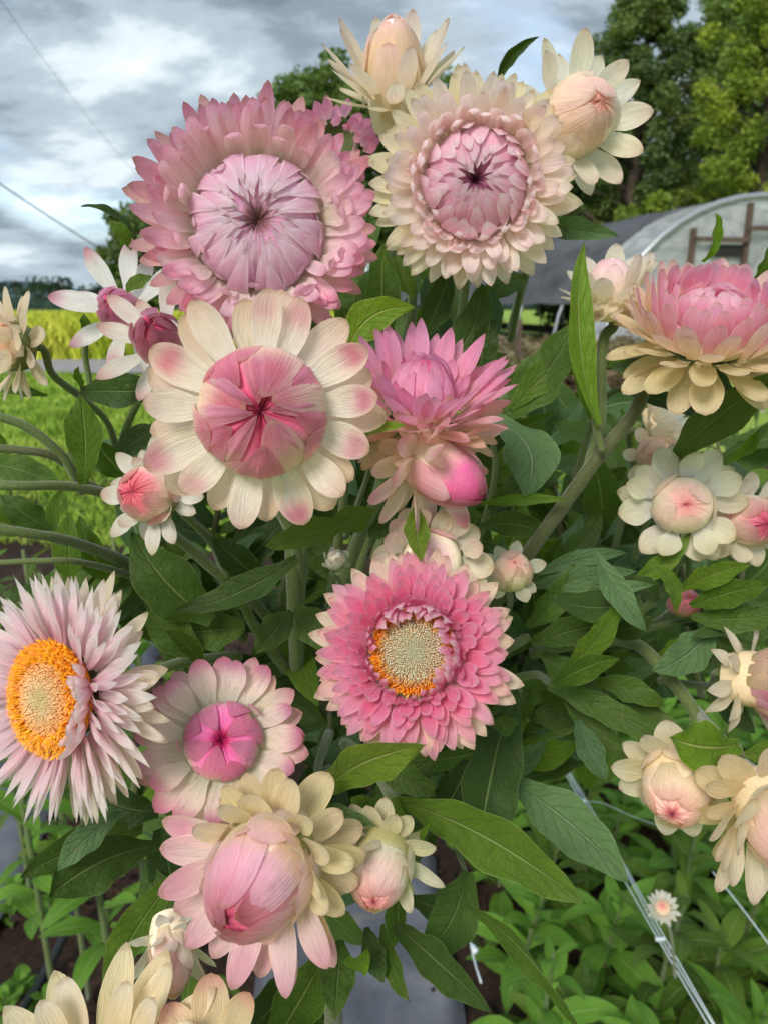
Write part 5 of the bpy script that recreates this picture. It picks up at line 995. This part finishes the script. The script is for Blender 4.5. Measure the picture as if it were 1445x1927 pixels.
B('stem of glossy pointed leaves around the tiny red-pink bud', [(1330, 1160, .29, 10), (1230, 1180, .31, 12), (1120, 1220, .34, 16)], [
    ((1280, 1110, .27), (1412, 1062, .25), 50, 'mid', 8, 6, 20), ((1300, 1140, .272), (1450, 1100, .25), 56, 'mid', 6, 6, 10), ((1300, 1160, .275), (1480, 1150, .26), 56, 'mid', -8),
    ((1270, 1150, .265), (1225, 1060, .26), 34, 'mid', -14, 8, 0), ((1335, 1180, .28), (1224, 1262, .27), 84, 'grey', 12), ((1230, 1240, .30), (1340, 1180, .28), 70, 'mid', -10),
    ((1180, 1100, .29), (1300, 1000, .28), 40, 'mid', -8), ((1240, 1130, .285), (1180, 1080, .28), 44, 'dark', 0), ((1350, 1200, .28), (1450, 1260, .27), 50, 'dark', 0), ((1400, 1110, .28), (1300, 1200, .27), 46, 'dark', 10)])
B('stem with long dark strap leaves below the curved thick stem', [(1040, 1290, .30, 14), (1000, 1270, .32, 16), (900, 1300, .34, 20)], [
    ((1030, 1292, .285), (1262, 1415, .265), 62, 'dark', 12, 8, 0, K(fold=.35)), ((1085, 1355, .275), (1140, 1470, .262), 52, 'grey', -4), ((1060, 1310, .29), (1200, 1440, .28), 46, 'dark', -10),
    ((1120, 1280, .29), (1250, 1330, .28), 50, 'mid', 8), ((1000, 1390, .29), (1095, 1365, .28), 14, 'dark', 0), ((1150, 1300, .3), (1310, 1420, .28), 40, 'dark', 10), ((1330, 1300, .29), (1420, 1380, .28), 50, 'dark', 0)])
B('broad crumpled light green leaf above the nodding blush bud', [(1382, 1395, .258, 12), (1400, 1430, .262, 14), (1440, 1500, .27, 14)], [
    ((1385, 1400, .245), (1258, 1388, .237), 116, 'bright', 8, 14, 0, K(fold=.12, wave=.1, um=.55)), ((1400, 1420, .26), (1500, 1400, .26), 50, 'mid', 0)])
# lower centre
B('woolly stem bearing the longest olive leaf with a pale midrib, bottom centre', [(745, 1510, .24, 24), (700, 1440, .28, 26), (650, 1400, .32, 26)], [
    ((752, 1508, .225), (1101, 1702, .178), 124, 'mid', 22, 12, 12, K(fold=.2, wave=.04, um=.5)), ((730, 1610, .21), (812, 1545, .195), 30, 'bright', -4, 6, 30),
    ((745, 1500, .225), (752, 1590, .22), 46, 'mid', 0, 6, 30, K(fold=.5)), ((720, 1500, .225), (650, 1540, .215), 66, 'mid', 10, 14, 0, K(wave=.12)), ((700, 1520, .22), (660, 1500, .22), 40, 'bright', 0),
    ((760, 1480, .25), (830, 1570, .24), 70, 'dark', -6)])
B('wavy olive leaf curling across the bottom of the hot pink bloom', [(602, 1490, .215, 14), (600, 1440, .25, 18), (620, 1380, .30, 20)], [
    ((600, 1500, .205), (801, 1404, .182), 104, 'mid', 26, 14, 20, K(fold=.3, wave=.07, um=.55)), ((585, 1530, .20), (708, 1556, .19), 46, 'grey', 12, 6, 20), ((700, 1440, .25), (820, 1500, .24), 60, 'dark', 10)])
B('leafy stem with a huge dark hanging leaf under the hot pink bloom, right side', [(975, 1300, .27, 14), (900, 1280, .31, 18), (820, 1290, .34, 20)], [
    ((978, 1300, .262), (905, 1640, .235), 140, 'dark', -24, 14, -15, K(fold=.2, wave=.04, um=.5)), ((925, 1340, .26), (948, 1388, .235), 60, 'mid', 8), ((880, 1430, .27), (800, 1560, .26), 90, 'dark', 8),
    ((960, 1470, .265), (1182, 1662, .24), 116, 'grey', 14, 10, 5, K(fold=.2, wave=.03)), ((820, 1420, .27), (700, 1500, .27), 90, 'dark', 0), ((900, 1500, .27), (930, 1660, .26), 90, 'dark', 0)])
B('stem with drooping pointed leaves over the dark soil, bottom centre', [(880, 1650, .25, 8), (840, 1560, .28, 12), (780, 1480, .32, 18)], [
    ((880, 1640, .24), (788, 1806, .215), 116, 'dark', 14, 10, 0, K(fold=.15)), ((740, 1740, .22), (922, 1906, .185), 88, 'dark', 8, 10, 10), ((890, 1712, .22), (1100, 1960, .175), 62, 'mid', 24, 10, 30, K(fold=.4, twist=1.0)),
    ((720, 1740, .215), (772, 1886, .195), 44, 'mid', -8, 8, 20), ((690, 1745, .21), (722, 1850, .20), 46, 'dark', 0), ((840, 1690, .24), (890, 1712, .23), 30, 'mid', 0)])
B('broad dark leaves behind the big hanging bud, bottom edge', [(600, 1780, .23, 12), (600, 1650, .27, 16), (600, 1500, .32, 24)], [
    ((640, 1770, .215), (630, 1920, .195), 80, 'dark', 0, 8), ((610, 1800, .215), (500, 1990, .185), 110, 'mid', 0, 10, 10), ((560, 1820, .215), (450, 1960, .20), 90, 'dark', 6),
    ((648, 1800, .205), (692, 1785, .19), 44, 'bright', -16, 14, 0, K(wave=.15)), ((590, 1850, .22), (560, 1990, .2), 80, 'dark', 0)])
# lower left
B('leafy stem with overlapping glossy dark leaves below the orange-ringed bloom', [(300, 1600, .26, 14), (400, 1550, .29, 18), (520, 1480, .33, 22)], [
    ((300, 1590, .24), (92, 1688, .21), 118, 'dark', -20, 10, 10, K(fold=.2, um=.6)), ((270, 1560, .25), (38, 1652, .22), 90, 'dark', -14, 10, 0), ((225, 1530, .225), (108, 1640, .212), 56, 'grey', -8),
    ((300, 1530, .25), (180, 1500, .25), 80, 'dark', 0), ((330, 1650, .24), (196, 1880, .205), 90, 'mid', -14, 10, 10), ((340, 1700, .25), (300, 1850, .23), 90, 'dark', 0), ((280, 1620, .26), (330, 1780, .25), 80, 'dark', 0),
    ((300, 1560, .26), (330, 1700, .26), 90, 'dark', 6)])
# left
B('long olive stem entering from the left edge with a broad leaf turned upright', [(-60, 770, .225, 17), (40, 798, .232, 17), (110, 850, .24, 17), (152, 905, .25, 18), (210, 935, .27, 20), (330, 1010, .31, 20), (480, 1140, .34, 22)], [
    ((158, 910, .245), (152, 742, .232), 84, 'mid', -8, 8, 10, K(fold=.2, wave=.06, um=.55)), ((140, 900, .26), (180, 780, .27), 50, 'dark', 0)])
B('brownish side stem arching in from the left edge, second from top', [(-60, 838, .235, 14), (30, 846, .235, 15), (100, 858, .24, 16), (146, 895, .25, 17), (155, 925, .26, 16)], [
    ((20, 850, .27), (-60, 800, .26), 50, 'mid', 0)], mat=STEM2)
B('straight pale stem entering from the left edge, third from top', [(-60, 912, .225, 19), (40, 914, .23, 18), (140, 916, .245, 18), (230, 940, .265, 20), (300, 985, .29, 20)], [
    ((-30, 870, .29), (130, 925, .28), 70, 'mid', 10, 8, 0), ((100, 1000, .29), (0, 930, .28), 70, 'dark', 0), ((110, 1010, .29), (118, 920, .275), 34, 'mid', 6)])
B('lower long stem entering from the left edge with dark leaves along it', [(-60, 985, .225, 18), (50, 1003, .235, 19), (130, 1018, .25, 20), (230, 1055, .28, 22), (330, 1110, .31, 22), (460, 1200, .34, 22)], [
    ((130, 1100, .27), (128, 965, .26), 70, 'mid', -6), ((220, 1100, .28), (150, 970, .27), 70, 'mid', 8), ((180, 1060, .29), (60, 1130, .28), 60, 'dark', 0), ((60, 1000, .29), (-60, 960, .28), 60, 'mid', 0),
    ((250, 1080, .29), (160, 1160, .28), 70, 'dark', 6), ((-20, 1150, .28), (90, 1090, .29), 60, 'dark', -12)])
B('thin lowest stem entering from the left edge', [(-60, 1062, .235, 11), (60, 1056, .24, 11), (150, 1058, .25, 12), (260, 1090, .29, 14), (360, 1150, .32, 14)], [((280, 1100, .30), (200, 1160, .29), 60, 'dark', 0)])
B('dark pointed leaf lying across below the upper left flower pair, with its stem', [(150, 745, .285, 12), (205, 800, .30, 12), (230, 900, .31, 14)], [
    ((150, 735, .262), (330, 735, .245), 78, 'dark', -2, 6, 15, K(fold=.25, wave=.03)), ((160, 735, .28), (148, 690, .27), 22, 'mid', 0), ((220, 860, .29), (300, 800, .29), 60, 'dark', 0), ((180, 640, .29), (158, 590, .28), 24, 'mid', 0),
    ((240, 900, .30), (180, 830, .29), 60, 'mid', 0), ((90, 745, .28), (0, 738, .27), 24, 'mid', -4)])
B('narrow dark leaf pair against the sky, left of the giant pink bloom', [(262, 445, .27, 8), (300, 520, .29, 10), (330, 650, .31, 12)], [
    ((255, 442, .262), (153, 388, .25), 28, 'dark', -12, 6, 30, K(fold=.5)), ((250, 470, .262), (205, 412, .255), 30, 'mid', -4), ((285, 520, .248), (240, 552, .24), 36, 'mid', 0)])
B('leaf cluster under the big cream flower, dark blades pointing left', [(440, 1090, .29, 16), (480, 1180, .32, 20), (540, 1260, .34, 22)], [
    ((400, 1170, .285), (248, 1000, .27), 130, 'dark', 12, 10, 0), ((560, 1050, .27), (330, 1148, .25), 70, 'dark', 16, 8, 10), ((655, 975, .24), (497, 1028, .225), 74, 'mid', 6, 10, 10), ((490, 1090, .29), (400, 1010, .28), 70, 'dark', 0),
    ((460, 1180, .30), (330, 1190, .29), 90, 'dark', 0), ((385, 1250, .25), (312, 1186, .24), 40, 'mid', -8, 8, 30), ((440, 1150, .30), (460, 1060, .29), 60, 'dark', 0), ((380, 1230, .29), (270, 1150, .28), 80, 'dark', 0)])
B('small leaf pressed between the cream flower and the pink cup', [(700, 830, .235, 7), (690, 900, .26, 10), (650, 1010, .30, 14)], [((668, 822, .215), (762, 800, .19), 30, 'bright', 4, 5, 0), ((700, 960, .26), (620, 1000, .25), 60, 'mid', 0)])
B('leaf hanging in front of the cream petals just above the hot pink bloom', [(782, 950, .235, 7), (770, 900, .25, 10), (740, 960, .30, 12)], [((783, 955, .218), (793, 1058, .203), 50, 'mid', -4, 6, 0), ((760, 960, .28), (690, 1010, .28), 60, 'dark', 0)])
B('two upright stems with small dark leaves under the big cream flower', [(548, 1000, .29, 26), (552, 1100, .30, 26), (560, 1260, .34, 28)], [((550, 1150, .30), (480, 1230, .28), 70, 'dark', 0), ((560, 1140, .30), (640, 1230, .29), 80, 'dark', 0)])
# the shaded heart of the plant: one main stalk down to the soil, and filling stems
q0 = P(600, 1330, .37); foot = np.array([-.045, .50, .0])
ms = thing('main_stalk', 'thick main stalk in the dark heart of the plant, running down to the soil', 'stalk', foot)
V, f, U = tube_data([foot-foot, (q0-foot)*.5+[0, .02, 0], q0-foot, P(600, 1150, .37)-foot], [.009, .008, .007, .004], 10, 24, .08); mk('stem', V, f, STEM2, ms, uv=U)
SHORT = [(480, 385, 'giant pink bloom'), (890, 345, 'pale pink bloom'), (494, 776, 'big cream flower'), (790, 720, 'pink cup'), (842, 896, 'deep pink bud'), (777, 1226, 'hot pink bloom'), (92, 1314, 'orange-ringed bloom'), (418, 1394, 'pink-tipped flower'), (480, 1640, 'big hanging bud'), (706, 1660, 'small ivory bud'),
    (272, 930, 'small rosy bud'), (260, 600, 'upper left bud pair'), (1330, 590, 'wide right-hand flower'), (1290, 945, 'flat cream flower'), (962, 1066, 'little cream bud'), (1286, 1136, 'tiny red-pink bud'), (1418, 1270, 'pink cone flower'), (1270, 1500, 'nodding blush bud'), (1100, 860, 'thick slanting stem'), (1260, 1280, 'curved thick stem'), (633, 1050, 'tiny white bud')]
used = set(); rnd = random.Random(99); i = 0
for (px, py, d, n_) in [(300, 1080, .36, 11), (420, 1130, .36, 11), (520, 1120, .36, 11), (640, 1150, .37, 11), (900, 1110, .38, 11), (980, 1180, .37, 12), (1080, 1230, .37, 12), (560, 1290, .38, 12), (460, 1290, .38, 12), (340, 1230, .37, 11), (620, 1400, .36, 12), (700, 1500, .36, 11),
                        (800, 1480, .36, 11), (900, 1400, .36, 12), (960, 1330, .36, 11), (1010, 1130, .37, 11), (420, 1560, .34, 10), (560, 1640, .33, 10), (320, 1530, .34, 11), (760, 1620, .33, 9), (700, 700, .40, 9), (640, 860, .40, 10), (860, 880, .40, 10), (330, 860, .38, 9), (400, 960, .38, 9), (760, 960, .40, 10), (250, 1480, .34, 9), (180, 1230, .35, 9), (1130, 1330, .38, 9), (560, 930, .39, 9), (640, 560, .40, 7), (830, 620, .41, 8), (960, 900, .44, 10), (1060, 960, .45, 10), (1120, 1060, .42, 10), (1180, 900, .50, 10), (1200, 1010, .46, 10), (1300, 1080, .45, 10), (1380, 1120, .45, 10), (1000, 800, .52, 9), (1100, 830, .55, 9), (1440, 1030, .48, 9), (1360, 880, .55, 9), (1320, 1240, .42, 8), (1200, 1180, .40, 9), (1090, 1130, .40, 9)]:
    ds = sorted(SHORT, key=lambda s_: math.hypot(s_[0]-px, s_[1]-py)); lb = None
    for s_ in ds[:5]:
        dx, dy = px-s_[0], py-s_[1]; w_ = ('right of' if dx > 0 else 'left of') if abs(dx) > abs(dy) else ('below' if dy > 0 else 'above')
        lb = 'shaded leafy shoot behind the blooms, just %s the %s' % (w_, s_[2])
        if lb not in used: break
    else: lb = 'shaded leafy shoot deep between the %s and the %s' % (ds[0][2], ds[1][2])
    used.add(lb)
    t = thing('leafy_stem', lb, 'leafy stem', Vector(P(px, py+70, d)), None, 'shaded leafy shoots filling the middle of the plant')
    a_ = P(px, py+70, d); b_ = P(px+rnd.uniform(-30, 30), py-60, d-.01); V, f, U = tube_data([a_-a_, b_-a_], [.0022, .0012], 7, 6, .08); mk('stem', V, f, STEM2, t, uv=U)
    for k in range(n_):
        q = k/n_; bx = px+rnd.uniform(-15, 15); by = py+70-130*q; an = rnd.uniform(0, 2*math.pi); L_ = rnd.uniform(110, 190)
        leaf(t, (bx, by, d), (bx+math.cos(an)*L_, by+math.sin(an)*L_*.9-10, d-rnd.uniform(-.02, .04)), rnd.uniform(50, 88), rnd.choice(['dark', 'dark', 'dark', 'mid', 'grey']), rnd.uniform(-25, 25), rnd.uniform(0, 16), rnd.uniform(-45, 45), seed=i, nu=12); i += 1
